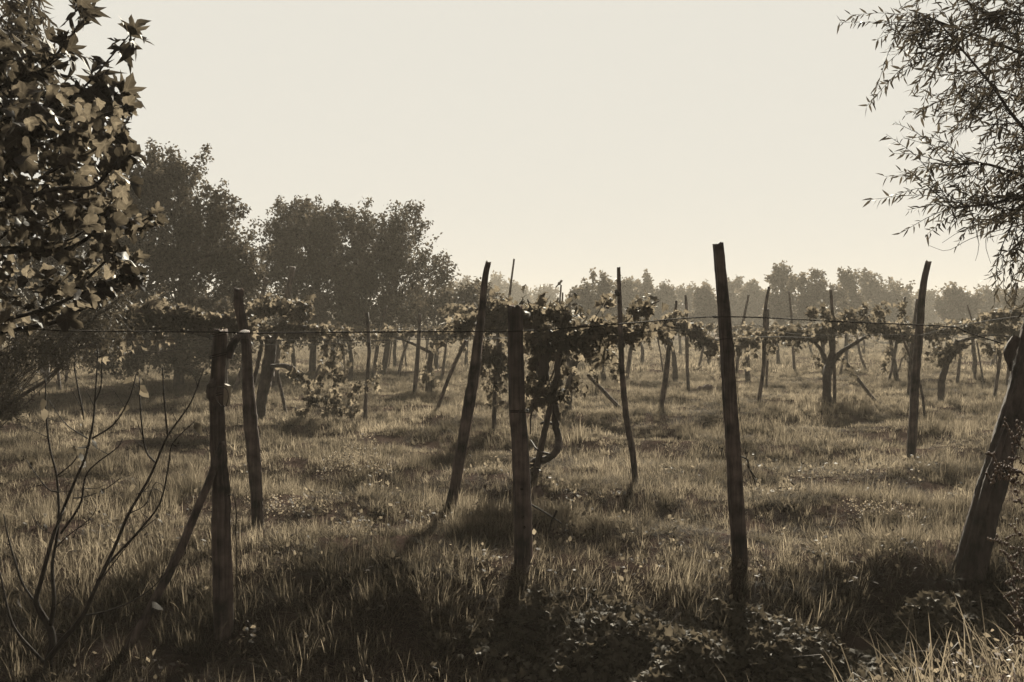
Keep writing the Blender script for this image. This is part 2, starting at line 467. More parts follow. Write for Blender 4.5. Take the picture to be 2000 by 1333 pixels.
def grass_mat(name, col, trans):
    m, n, out = mat(name)
    l = n.links.new
    at = n.nodes.new('ShaderNodeAttribute'); at.attribute_name = 'tint'
    oi = n.nodes.new('ShaderNodeObjectInfo')
    geo = n.nodes.new('ShaderNodeNewGeometry')
    nz = n.nodes.new('ShaderNodeTexNoise'); nz.inputs['Scale'].default_value = .9; nz.inputs['Detail'].default_value = 4
    mp = n.nodes.new('ShaderNodeMapping'); mp.inputs['Scale'].default_value = (.55, 1.25, 1)      # lusher and drier patches, stretched into bands that paint in sunlit streaks and shade
    l(geo.outputs['Position'], mp.inputs[0]); l(mp.outputs[0], nz.inputs['Vector'])
    s1 = n.nodes.new('ShaderNodeMapRange'); s1.inputs['From Min'].default_value = .33; s1.inputs['From Max'].default_value = .67; s1.inputs['To Min'].default_value = .3; s1.inputs['To Max'].default_value = 1.6
    l(nz.outputs[0], s1.inputs[0])
    s2 = n.nodes.new('ShaderNodeMapRange'); s2.inputs['To Min'].default_value = .55; s2.inputs['To Max'].default_value = 1.45
    l(at.outputs['Fac'], s2.inputs[0])
    s3 = n.nodes.new('ShaderNodeMapRange'); s3.inputs['To Min'].default_value = .75; s3.inputs['To Max'].default_value = 1.25
    l(oi.outputs['Random'], s3.inputs[0])
    m1 = n.nodes.new('ShaderNodeMath'); m1.operation = 'MULTIPLY'; m2 = n.nodes.new('ShaderNodeMath'); m2.operation = 'MULTIPLY'
    l(s1.outputs[0], m1.inputs[0]); l(s2.outputs[0], m1.inputs[1]); l(m1.outputs[0], m2.inputs[0]); l(s3.outputs[0], m2.inputs[1])
    c1 = n.nodes.new('ShaderNodeVectorMath'); c1.operation = 'SCALE'; c1.inputs[0].default_value = col
    c2 = n.nodes.new('ShaderNodeVectorMath'); c2.operation = 'SCALE'; c2.inputs[0].default_value = trans
    l(m2.outputs[0], c1.inputs['Scale']); l(m2.outputs[0], c2.inputs['Scale'])
    pb = n.nodes.new('ShaderNodeBsdfPrincipled'); pb.inputs['Roughness'].default_value = .7; pb.inputs['Specular IOR Level'].default_value = .015
    tr = n.nodes.new('ShaderNodeBsdfTranslucent')
    mx = n.nodes.new('ShaderNodeMixShader'); mx.inputs[0].default_value = .5
    l(c1.outputs[0], pb.inputs['Base Color']); l(c2.outputs[0], tr.inputs[0])
    l(pb.outputs[0], mx.inputs[1]); l(tr.outputs[0], mx.inputs[2]); l(mx.outputs[0], out.inputs[0])
    return m
gmat = grass_mat('meadow_grass', umber(.018), tone(.145))

def clump(x, y):
    return .5 + .25 * np.sin(1.7 * x + 2.3 * np.sin(.9 * y)) + .25 * np.sin(2.1 * y + 1.9 * np.sin(1.3 * x + 1))

def grass_field(name, label, pts, scl, templates, seed):
    r0 = np.random.default_rng(seed)
    me = bpy.data.meshes.new(name)
    me.vertices.add(len(pts)); me.vertices.foreach_set('co', np.asarray(pts, np.float32).ravel())
    px_, py_ = pts[:, 0], pts[:, 1]; e = .15
    gxx = (ground(px_ + e, py_) - ground(px_ - e, py_)) / (2 * e); gyy = (ground(px_, py_ + e) - ground(px_, py_ - e)) / (2 * e)
    rot = []
    for k in range(len(pts)):
        qn = Vector((-gxx[k] * .8, -gyy[k] * .8, 1)).to_track_quat('Z', 'Y').to_matrix() @ Matrix.Rotation(float(r0.uniform(0, 6.283)), 3, 'Z')
        rot.append(qn.to_euler())
    rot = np.array([tuple(q) for q in rot])
    a = me.attributes.new('rot', 'FLOAT_VECTOR', 'POINT'); a.data.foreach_set('vector', rot.astype(np.float32).ravel())
    a = me.attributes.new('scl', 'FLOAT_VECTOR', 'POINT'); a.data.foreach_set('vector', np.asarray(scl, np.float32).ravel())
    a = me.attributes.new('pick', 'INT', 'POINT'); a.data.foreach_set('value', r0.integers(0, len(templates), len(pts)).astype(np.int32))
    me.update()
    o = obj(name, me)
    me.materials.append(gmat)
    ng = bpy.data.node_groups.new(name, 'GeometryNodeTree')
    ng.interface.new_socket('Geometry', in_out='INPUT', socket_type='NodeSocketGeometry')
    ng.interface.new_socket('Geometry', in_out='OUTPUT', socket_type='NodeSocketGeometry')
    gi = ng.nodes.new('NodeGroupInput'); gq = ng.nodes.new('NodeGroupOutput')
    jn = ng.nodes.new('GeometryNodeJoinGeometry')
    for t in reversed(templates):
        oi = ng.nodes.new('GeometryNodeObjectInfo'); oi.inputs['Object'].default_value = t
        g2 = ng.nodes.new('GeometryNodeGeometryToInstance')
        ng.links.new(oi.outputs['Geometry'], g2.inputs[0]); ng.links.new(g2.outputs[0], jn.inputs[0])
    ip = ng.nodes.new('GeometryNodeInstanceOnPoints'); ip.inputs['Pick Instance'].default_value = True
    def na(nm, ty):
        k = ng.nodes.new('GeometryNodeInputNamedAttribute'); k.data_type = ty; k.inputs['Name'].default_value = nm
        return k.outputs['Attribute']
    ng.links.new(gi.outputs[0], ip.inputs['Points']); ng.links.new(jn.outputs[0], ip.inputs['Instance'])
    ng.links.new(na('pick', 'INT'), ip.inputs['Instance Index']); ng.links.new(na('rot', 'FLOAT_VECTOR'), ip.inputs['Rotation']); ng.links.new(na('scl', 'FLOAT_VECTOR'), ip.inputs['Scale'])
    ng.links.new(ip.outputs[0], gq.inputs[0])
    o.modifiers.new('tufts', 'NODES').node_group = ng
    return tag(o, label, 'grass', kind='stuff')

near_t = [patch('sward', 860, .14, .32, .0024, 4, 1.0, gmat, k, 16, .3) for k in range(6)] + [patch('sward', 520, .18, .32, .0028, 5, 1.15, gmat, k, 10, .2) for k in (20, 21, 22)]
low_t = [patch('sward', 540, .19, .34, .0027, 5, 1.2, gmat, k, 13, .25) for k in range(30, 35)]
mid_t = [patch('sward', 900, .155, .46, .0042, 3, .95, gmat, k, 16, .3) for k in range(40, 46)]
far_t = [patch('sward', 900, .20, 1.3, .013, 2, .8, gmat, k, 24, .3) for k in range(60, 64)]
def lattice(y0, y1, pitch, margin):
    """a jittered lattice over the wedge of ground that shows"""
    X_, Y_ = np.meshgrid(np.arange(-y1 * .56 - margin, y1 * .56 + margin, pitch), np.arange(y0, y1, pitch))
    X_, Y_ = X_.ravel(), Y_.ravel()
    k = np.abs(X_) < Y_ * .56 + margin
    X_, Y_ = X_[k], Y_[k]
    return X_ + rng.uniform(-.45, .45, len(X_)) * pitch, Y_ + rng.uniform(-.45, .45, len(X_)) * pitch
def shape_scl(x, y, base, lo=.42, hi=1.75):
    k = base * (lo + (hi - lo) * clump(x, y)) * rng.uniform(.8, 1.2, len(x))
    return np.stack([np.full(len(x), base), np.full(len(x), base), k], 1)
x, y = lattice(6.5, 13.6, .42, 1.0)
ok = ~((x > .3) & (y < 6.6))
x, y = x[ok], y[ok]
grass_field('grass', 'sunlit long meadow grass round the nearest posts', np.stack([x, y, ground(x, y)], 1), shape_scl(x, y, 1.), near_t, 3)
x, y = lattice(4.9, 7.1, .40, .7)
ok = (x < .25 + .35 * np.sin(4 * y)) | ((y > 6.72) & (x > 0))
x, y = x[ok], y[ok]
grass_field('grass', 'long dim arching grass on the slope at the bottom left', np.stack([x, y, ground(x, y)], 1), shape_scl(x, y, 1., .75, 1.3), low_t, 6)
x, y = lattice(13.4, 36, .60, 1.5)
grass_field('grass', 'backlit meadow grass between the vine rows', np.stack([x, y, ground(x, y)], 1), shape_scl(x, y, 1.), mid_t, 4)
x, y = lattice(35.5, 140, 1.75, 3)
grass_field('grass', 'distant pale grass under the hazy rows', np.stack([x, y, ground(x, y)], 1), shape_scl(x, y, 1.), far_t, 5)

# ------------------------------------------------------------------ posts
def post(name, label, cat, path, wpx, m='wood', near=False, group=None, base=None, sides=None, dlean=0., sink=.12, seed=None, flat=1., square=False):
    """path: photo pixels from foot to top; the foot stands where its sight line meets the ground"""
    b = G(*path[0]) if base is None else base
    d = b[1]
    pts = [P(px, py, d + dlean * k / max(1, len(path) - 1)) for k, (px, py) in enumerate(path)]
    pts[0] = np.array([pts[0][0], pts[0][1], b[2]])
    down = unit(pts[0] - pts[1])
    pts = [pts[0] + down * sink] + pts
    wpx = list(wpx) if hasattr(wpx, '__len__') else [wpx]
    rad = [q * d / F * .425 for q in ([wpx[0]] + wpx)]
    acc = Acc()
    seed = abs(hash(label)) % 9973 if seed is None else seed
    seed = sum(ord(c) * (i + 1) for i, c in enumerate(label)) % 9973
    if near: tube(acc, pts, rad, sides or 26,   .03, .022, .06 if square else .15, seed, wob=.0015, flat=flat, square=square)
    else: tube(acc, pts, rad, sides or 10, .10, .05, .08, seed, wob=.004)
    o = acc.build(name, M[m], None, b)
    return tag(o, label, cat, group), b, pts

def wrap(parent, base, centre, rad, turns=2.5, pitch=.012, r=.0025, tilt=.0, name='wire_wrap'):
    t = np.linspace(0, turns * 2 * np.pi, int(turns * 18))
    pts = np.stack([centre[0] + rad * np.cos(t), centre[1] + rad * np.sin(t), centre[2] + pitch * t / 6.283 + tilt * np.cos(t)], 1)
    acc = Acc(); tube(acc, pts, [r, r], 5, .012)
    return acc.build(name, M['wire'], parent, base)

near_g = 'weathered posts along the near edge of the field'
pA, bA, _ = post('wooden_post', 'thick split grey post braced by a slanting pole, nearest on the left', 'post', [(437, 1240), (434, 1100), (426, 860), (424, 760), (432, 648)], [44, 42, 38, 34, 30], near=True, group=near_g)
dA = bA[1]
for yy, rr in ((775, .058), (660, .05), (700, .052)):
    wrap(pA, bA, P(427, yy, dA), rr * dA / 5.6, 2.2, .014, .003, .012)
acc = Acc(); tube(acc, [P(446, 700, dA), P(456, 672, dA + .02), P(474, 652, dA + .1), P(486, 648, dA + .2)], [.028, .024, .02, .008], 14, .02, .05, .1, 3)
acc.build('stub_branch', M['wood'], pA, bA)
acc = Acc(); tube(acc, [P(424, 790, dA - .03), P(414, 772, dA - .05), P(416, 752, dA - .04), P(426, 740, dA - .02)], [.02, .035, .035, .02], 12, .015, .06, .1, 4)
acc.build('knot', M['wood'], pA, bA)
# pale board wired to the post
v0 = P(436, 792, dA - .09); wv = np.array([.026, -.004, 0]); hv = np.array([.006, .0, .125]); dv = np.array([.012, .022, .0])
cs = [v0 + a * wv + b * hv + c * dv for a in (0, 1) for b in (0, 1) for c in (0, 1)]
cs[2] = cs[2] + np.array([0, 0, .012]); cs[3] = cs[3] + np.array([0, 0, .012])
fq = [(0, 1, 3, 2), (4, 6, 7, 5), (0, 4, 5, 1), (2, 3, 7, 6), (0, 2, 6, 4), (1, 5, 7, 3)]
o = obj('board', mesh('board', np.array(cs) - bA, [list(k) for k in fq], M['tag']), pA); o['label'] = 'small pale board wired to the post'
acc = Acc(); tube(acc, [P(409, 757, dA - .08), P(425, 756, dA - .11), P(442, 759, dA - .12), P(446, 778, dA - .12), P(438, 796, dA - .12), P(424, 785, dA - .1)], [.0025] * 2, 5, .02)
acc.build('wire_wrap', M['wire'], o, bA)
acc = Acc(); tube(acc, [P(443, 970, dA - .06), P(452, 966, dA - .08), P(459, 975, dA - .08), P(462, 1020, dA - .08), P(464, 1150, dA - .08), P(462, 1215, dA - .06), P(470, 1290, dA - .1)], [.004] * 2, 5, .03, wob=.002)
tag(acc.build('hanging_wire', M['wire'], None, P(470, 1290, dA - .1)), 'thin dark wire hanging down beside the braced left post', 'wire')
post('brace_pole', 'slanting rough pole propped against the thick left post', 'pole', [(247, 1276), (291, 1194), (341, 1095), (380, 1001), (407, 941), (434, 864)], [18, 19, 19, 18, 17, 14], near=True, sides=18, base=G(247, 1276) * 1.0, dlean=float(dA - .07 - G(247, 1276)[1]))
pB, bB, _ = post('wooden_post', 'crooked grey post with a narrow neck, just right of the braced post', 'post', [(505, 1030), (496, 900), (486, 790), (480, 670), (466, 600), (466, 565)], [24, 27, 29, 22, 21, 20], near=True, group=near_g)
pC, bC, _ = post('wooden_post', 'short thick round post with a wire band in front of the twisted vine', 'post', [(1024, 1112), (1018, 900), (1012, 750), (1006, 600)], [37, 36, 34, 32], near=True, group=near_g)
wrap(pC, bC, P(1014, 806, bC[1]), .066 * bC[1] / 7, 2.3, .01, .004)
for px, py in ((1021, 1010), (1019, 955), (1024, 1030)):
    acc = Acc(); c0 = P(px, py, bC[1] - .066); tube(acc, [c0, c0 + np.array([0, -.018, .002])], [.008, .011], 8, .008)
    acc.build('nail', M['wire'], pC, bC)
pE, bE, _ = post('square_post', 'tallest straight squared post standing against the pale sky', 'post', [(1446, 1105), (1428, 830), (1414, 650), (1403, 478)], [35, 32, 28, 24], near=True, group=near_g, square=True, sides=32)
wrap(pE, bE, P(1408, 622, bE[1]), .055 * bE[1] / 7, 1.6, .012, .003)
wrap(pE, bE, P(1413, 668, bE[1]), .06 * bE[1] / 7, 1.4, .03, .003)
pD, bD, _ = post('wooden_post', 'stout leaning post with a rounded knob top, left of the banded post', 'post', [(878, 1003), (902, 870), (925, 735), (937, 640), (947, 545), (954, 513)], [25, 26, 28, 24, 17, 13], near=True, group='leaning posts in the second row')
pF, bF, _ = post('wooden_post', 'tall bent post with a hooked tip on the right side', 'post', [(1778, 900), (1787, 770), (1797, 650), (1804, 560), (1813, 512)], [19, 19, 18, 16, 13], near=True, group='leaning posts in the second row')
pG, bG, _ = post('thin_pole', 'thin crooked pole with a split tip right of the twisted vine', 'pole', [(1241, 947), (1236, 890), (1222, 800), (1213, 660), (1209, 560), (1208, 523)], [14, 14, 13, 12, 11, 8], near=True, sides=16, group='leaning posts in the second row')
acc = Acc(); tube(acc, [P(1203, 568, bG[1] - .03), P(1206, 575, bG[1] - .05), P(1212, 572, bG[1] - .03)], [.02, .025, .012], 8, .02, .1); acc.build('knot', M['wood'], pG, bG)

rows = [
    ('wooden_post', 'slim dark post standing alone between the left bushes', [(713, 824), (715, 760), (718, 690), (717, 612)], 9),
    ('wooden_post', 'dark post with a blunt top left of the stout leaning post', [(809, 772), (816, 700), (820, 614)], [10, 9, 8]),
    ('prop_pole', 'bent slanting prop close behind the stout leaning post', [(852, 806), (868, 760), (893, 700), (910, 665)], [8, 9, 8]),
    ('wooden_post', 'thick slanting post rising above the left vine', [(536, 760), (545, 660), (558, 590), (572, 522)], [15, 15, 14, 13]),
    ('wooden_post', 'shorter slanting post top beside the thick slanting one', [(458, 768), (485, 680), (521, 544)], [11, 11, 10]),
    ('prop_pole', 'pale thin stick slanting under the left vine', [(558, 808), (550, 765), (537, 712)], 7),
    ('wooden_post', 'knobbed leaning post under the drooping end of the middle vine', [(1290, 803), (1302, 730), (1311, 660), (1318, 620), (1321, 588)], [12, 12, 10, 9, 6]),
    ('wooden_post', 'straight slim post beside the knobbed leaning post', [(1345, 762), (1342, 690), (1339, 577)], [8, 8, 6]),
    ('wooden_post', 'kinked dark post right of the tallest post', [(1480, 796), (1488, 730), (1491, 650), (1493, 604), (1502, 561)], [9, 9, 9, 8, 6]),
    ('wooden_post', 'thin companion post close behind the kinked one', [(1497, 757), (1498, 690), (1500, 604)], 5.5),
    ('wooden_post', 'slim post under the left wing of the right vine', [(1552, 730), (1547, 660), (1541, 570)], [6, 5, 4]),
    ('wooden_post', 'narrow straight post tied to the trunk of the right vine', [(1630, 792), (1627, 690), (1622, 566)], [8, 8, 6]),
    ('prop_pole', 'slanting prop at the foot of the right vine', [(1712, 787), (1680, 745), (1646, 700)], [7, 8, 7]),
    ('wooden_post', 'dark post half hidden by the tall bent post', [(1774, 786), (1781, 690), (1791, 585)], [9, 9, 7]),
    ('prop_pole', 'curved prop leaning behind the tall bent post', [(1806, 816), (1798, 752), (1772, 680), (1752, 632)], [6, 6, 5, 4]),
    ('wooden_post', 'slanting post left of the tall bent post wrapped in vine leaves', [(1737, 744), (1750, 680), (1768, 580)], [7, 7, 5]),
    ('wooden_post', 'slanting stake far behind the tall bent post on its right', [(1869, 750), (1876, 705), (1881, 668)], [8, 7, 6]),
    ('wooden_post', 'dark leaning stake left of the willow trunk', [(1941, 778), (1948, 725), (1956, 668)], [8, 8, 7]),
    ('prop_pole', 'thin slanting prop left of the stake by the willow', [(1921, 748), (1914, 705), (1907, 666)], 4),
    ('prop_pole', 'straight slanting prop under the middle vine', [(1213, 800), (1180, 765), (1148, 733)], 8),
    ('wooden_post', 'slanting stake behind the thin crooked pole', [(1223, 742), (1230, 700), (1237, 655)], [9, 9, 7]),
    ('thin_pole', 'thin pole with the small bird on its tip', [(1088, 722), (1091, 640), (1096, 557)], [5, 5, 4]),
    ('thin_pole', 'thin pole top just right of the bird', [(1094, 715), (1097, 640), (1099, 572)], 4),
    ('thin_pole', 'blunt pole top two places right of the bird', [(1108, 735), (1111, 660), (1113, 575)], 6),
    ('thin_pole', 'long thin leaning pole against the sky left of the banded post', [(972, 752), (985, 640), (1004, 506)], [7, 6, 4]),
    ('wooden_post', 'slanting post seen past the right side of the tallest post', [(1438, 733), (1447, 650), (1462, 576)], [7, 6, 5]),
    ('wooden_post', 'leaning far post behind the slim dark post', [(728, 742), (738, 680), (755, 598)], [8, 8, 6]),
    ('wooden_post', 'forked thin post under the right vine', [(1692, 724), (1680, 690), (1672, 650)], [6, 5, 4]),
    ('wooden_post', 'hooked far post near the willow twigs', [(1904, 742), (1900, 650), (1896, 622), (1889, 596)], [6, 5, 4, 3]),
    ('wooden_post', 'forked post rising at the right edge under the willow twigs', [(1966, 758), (1975, 650), (1978, 600), (1986, 553)], [7, 7, 6, 4]),
    ('wooden_post', 'far slanting post left of the tallest post', [(1362, 725), (1372, 690), (1382, 640)], [6, 5, 4]),
    ('wooden_post', 'tilted stake inside the left bushes', [(670, 715), (672, 660), (676, 620)], [7, 6, 5]),
    ('prop_pole', 'crossing far prop behind the left bushes', [(612, 742), (630, 700), (643, 660)], [6, 6, 5]),
    ('wooden_post', 'tilted far stake right of the slim dark post', [(777, 735), (790, 690), (802, 655)], [7, 6, 5]),
    ('wooden_post', 'upright far stake left of the stout leaning post', [(862, 745), (869, 700), (872, 660)], [7, 6, 5]),
    ('wooden_post', 'thin far post rising over the left hedge', [(833, 700), (838, 640), (842, 568)], [4, 4, 3]),
    ('prop_pole', 'bent stick in the shade left of the sapling tips', [(117, 765), (110, 700), (96, 640)], [7, 6, 5]),
    ('wooden_post', 'leaning stake in deep shade behind the sapling', [(128, 750), (134, 700), (140, 660)], [7, 7, 6]),
    ('wooden_post', 'far thin stake under the right wing of the right vine', [(1640, 735), (1650, 690), (1658, 610)], [5, 5, 4]),
]
for nm, lb, path, wd in rows:
    post(nm, lb, 'pole' if 'pole' in nm else 'post', path, wd, 'wood', group='posts and props between the vine rows')
REFS = [(432, 'braced left post'), (478, 'crooked neck post'), (570, 'thick slanting post'), (717, 'slim dark post'), (820, 'blunt-topped dark post'), (925, 'stout leaning post'), (1010, 'banded post'), (1096, 'bird pole'), (1214, 'thin crooked pole'), (1310, 'knobbed leaning post'), (1410, 'tallest post'), (1490, 'kinked dark post'), (1622, 'right vine trunk'), (1797, 'tall bent post'), (1948, 'stake left of the willow')]
USED = set()
def beside(px, fmt):
    """a label that places a far thing by the nearest post one can find"""
    for w_ in ('just', 'second', 'third', 'fourth', 'fifth'):
        rx, nm_ = min(REFS, key=lambda q: abs(q[0] - px))
        side = 'left' if px < rx else 'right'
        lb = fmt.format((w_ if w_ == 'just' else w_ + ' one') + ' ' + side + ' of the ' + nm_)
        if lb not in USED:
            break
    USED.add(lb)
    return lb
hazy_g = 'small far posts fading in the haze'
for k in range(60):
    d = rnd.uniform(34, 85); px = rnd.uniform(580, 1990)
    foot = HZ + H * F / d
    lean = rnd.gauss(0, 9) * 30 / d
    prop = rnd.random() < .3
    top = HZ + (H - (1.5 if prop else rnd.uniform(1.8, 2.5))) * F / d
    if prop: lean += rnd.choice([-1, 1]) * 24 * 30 / d
    g = np.array([(px - CX) / F * d, d, float(ground((px - CX) / F * d, d))])
    post('far_post', beside(px, 'small ' + ('slanting prop' if prop else 'upright stake' if abs(lean) < 6 else 'leaning stake') + ' in the haze, {}'), 'post', [(px, foot), (px + lean * .5 + rnd.gauss(0, 1), (foot + top) / 2), (px + lean, top)], .075 * F / d, 'wood_far', group=hazy_g, base=g, sides=6)

# ------------------------------------------------------------------ wires
def wire(label, path, r, wob=.0):
    acc = Acc(); pts = [P(*q) for q in path]
    tube(acc, pts, [r, r], 5, .12, wob=wob)
    tag(acc.build('trellis_wire', M['wire'], None, pts[0]), label, 'wire', 'trellis wires')
wire('thick dark cable strung along the nearest posts', [(-260, 628, 5.4), (0, 640, dA - .15), (150, 647, dA - .1), (430, 649, dA - .09), (480, 651, dA), (700, 649, 6.4), (1004, 647, bC[1] - .085), (1110, 641, bC[1] - .07), (1225, 632, bC[1] - .06), (1407, 619, bE[1] - .075), (1625, 628, bE[1]), (1850, 638, 7.1), (1872, 645, 7.1), (1960, 672, 7.05)], .0048)
wire('second thin wire just under the thick cable on the left', [(-80, 652, 8.3), (200, 662, 8.3), (480, 664, 8.4), (720, 665, 9), (930, 662, 9.2), (1020, 660, 10.6)], .0028, .001)
wire('sagging low wire on the left between bushes', [(60, 690, 11), (240, 695, 11), (420, 676, 11.5), (640, 672, 13), (900, 655, 15)], .003, .001)
wire('wire through the middle vine towards the tallest post', [(1020, 660, 10.8), (1215, 652, 10.7), (1400, 643, 10.8), (1600, 655, 12), (1785, 655, 12.6), (1990, 668, 13)], .003, .001)
wire('thin wire running below the canopy of the right vine', [(1420, 664, 16), (1500, 658, 17), (1625, 660, 21), (1780, 652, 21), (1960, 655, 20)], .005, .001)
wire('thin branching wire near the willow trunk', [(1797, 655, 12.6), (1870, 637, 11), (1940, 625, 9.5), (2050, 610, 8)], .0025, .001)
wire('faint upper wire on the far left rows', [(560, 660, 19), (720, 648, 20), (930, 636, 22), (1100, 630, 22)], .006, .002)
acc = Acc(); dE = bE[1]
tube(acc, [P(1428, 660, dE - .04), P(1436, 695, dE - .06), P(1446, 800, dE - .06), P(1458, 890, dE - .06), P(1472, 990, dE - .07), P(1488, 1090, dE - .05)], [.0022] * 2, 5, .04, wob=.002)
hw = acc.build('hanging_wire', M['wire'], None, P(1488, 1090, dE - .05)); tag(hw, 'slack thin wire hanging beside the tallest post', 'wire')
acc = Acc()
tube(acc, [P(1446, 892, dE - .07), P(1460, 898, dE - .07), P(1463, 915, dE - .08), P(1472, 935, dE - .07), P(1477, 952, dE - .07)], [.006, .005, .003], 6, .02, .1)
tube(acc, [P(1458, 908, dE - .07), P(1470, 926, dE - .08), P(1476, 934, dE - .08)], [.004, .006, .004], 6, .02, .1)
tag(acc.build('broken_twig', M['twig'], None, P(1477, 952, dE - .07)), 'broken dark twig caught on the slack wire', 'twig')
for lb, a, b, r in (('thin stick sticking out from the banded post', (1026, 980, bC[1] - .02), (1096, 1022, bC[1] + .35), .008), ('short upright stick tied to the crossing stick', (1087, 998, bC[1] + .25), (1071, 1042, bC[1] + .28), .01)):
    acc = Acc(); pa, pb_ = P(*a), P(*b); tube(acc, [pa, (pa + pb_) / 2 + rng.normal(0, .008, 3), pb_], [r, r * .8, r * .6], 7, .03, .1)
    tag(acc.build('stick', M['twig'], None, pb_), lb, 'stick')

# ------------------------------------------------------------------ stones
def stone(label, px, py, wpx, hpx, seed, group=None):
    b = G(px, py); d = b[1]; r0 = np.random.default_rng(seed)
    u, v = np.meshgrid(np.linspace(0, 2 * np.pi, 14, endpoint=False), np.linspace(.05, np.pi - .05, 9))
    rr = 1 + .16 * np.sin(3 * u + seed) * np.sin(2 * v) + .12 * np.sin(5 * v + 2 * u) + r0.normal(0, .05, u.shape)
    V = np.stack([rr * np.sin(v) * np.cos(u) * wpx / 2, rr * np.sin(v) * np.sin(u) * wpx / 2, rr * np.cos(v) * hpx * .62 + hpx * .3], -1) * d / F
    n0, m0 = u.shape; I = np.arange(n0 * m0).reshape(n0, m0)
    q = np.stack([I[:-1], np.roll(I, -1, 1)[:-1], np.roll(I, -1, 1)[1:], I[1:]], -1).reshape(-1, 4)
    o = obj('stone', mesh('stone', V.reshape(-1, 3), q, M['stone'], None, False), None, b)
    tag(o, label, 'stone', group)
stone('dark stump-like stone right behind the banded post', 1046, 1000, 34, 52, 2)
stone('left dark clod in the grass behind the tallest post', 1367, 765, 14, 10, 3, 'dark clods in the grass')
stone('largest dark clod in the grass behind the tallest post', 1383, 766, 22, 15, 4, 'dark clods in the grass')
stone('right small dark clod almost touching the tallest post', 1397, 764, 9, 8, 5, 'dark clods in the grass')

# ------------------------------------------------------------------ bird
bt = P(1096, 557, G(1088, 722)[1])
bird = thing('bird', 'small dark bird perched on a thin pole tip', 'bird', bt)
ax = unit(np.array([-.55, -.1, -.62]))                       # from head down to tail
sc = bt[1] / F
rings = [(-.5, 2.2), (.8, 2.9), (2.6, 2.4), (3.6, 2.6), (5.5, 3.7), (8, 3.6), (10, 2.4), (12, 1.2)]
acc = Acc()
head = bt + np.array([1.2 * sc, 0, 8.6 * sc])
tube(acc, [head + ax * t * sc + np.array([.25 * sc * math.sin(t / 3.5 * 1.2), 0, 0]) for t, _ in rings], [r * .85 * sc for _, r in rings], 12, .008)
acc.build('body', M['bird'], bird, bt)
acc = Acc(); tube(acc, [head + ax * .9 * sc + np.array([1.3 * sc, 0, 0]), head + ax * .6 * sc + np.array([3.4 * sc, 0, -.2 * sc])], [.8 * sc, .1 * sc], 6, .01); acc.build('beak', M['bird'], bird, bt)
acc = Acc(); tube(acc, [head + ax * 11 * sc, head + ax * 17.5 * sc], [1.1 * sc, 1.3 * sc], 8, .02, flat=.3); acc.build('tail', M['bird'], bird, bt)
for s in (-1, 1):
    acc = Acc(); tube(acc, [bt + np.array([-.2 * sc, s * .8 * sc, -.5 * sc]), head + ax * 7 * sc + np.array([.6 * sc, s * .8 * sc, 0])], [.35 * sc] * 2, 5, .01); acc.build('leg', M['bird'], bird, bt)
    acc = Acc(); tube(acc, [head + ax * 4 * sc + np.array([0, s * 2.1 * sc, 0]), head + ax * 9 * sc + np.array([-.3 * sc, s * 2.0 * sc, 0]), head + ax * 14 * sc + np.array([0, s * .7 * sc, 0])], [1.2 * sc, 1.6 * sc, .3 * sc], 8, .01, flat=.4); acc.build('wing', M['bird'], bird, bt)

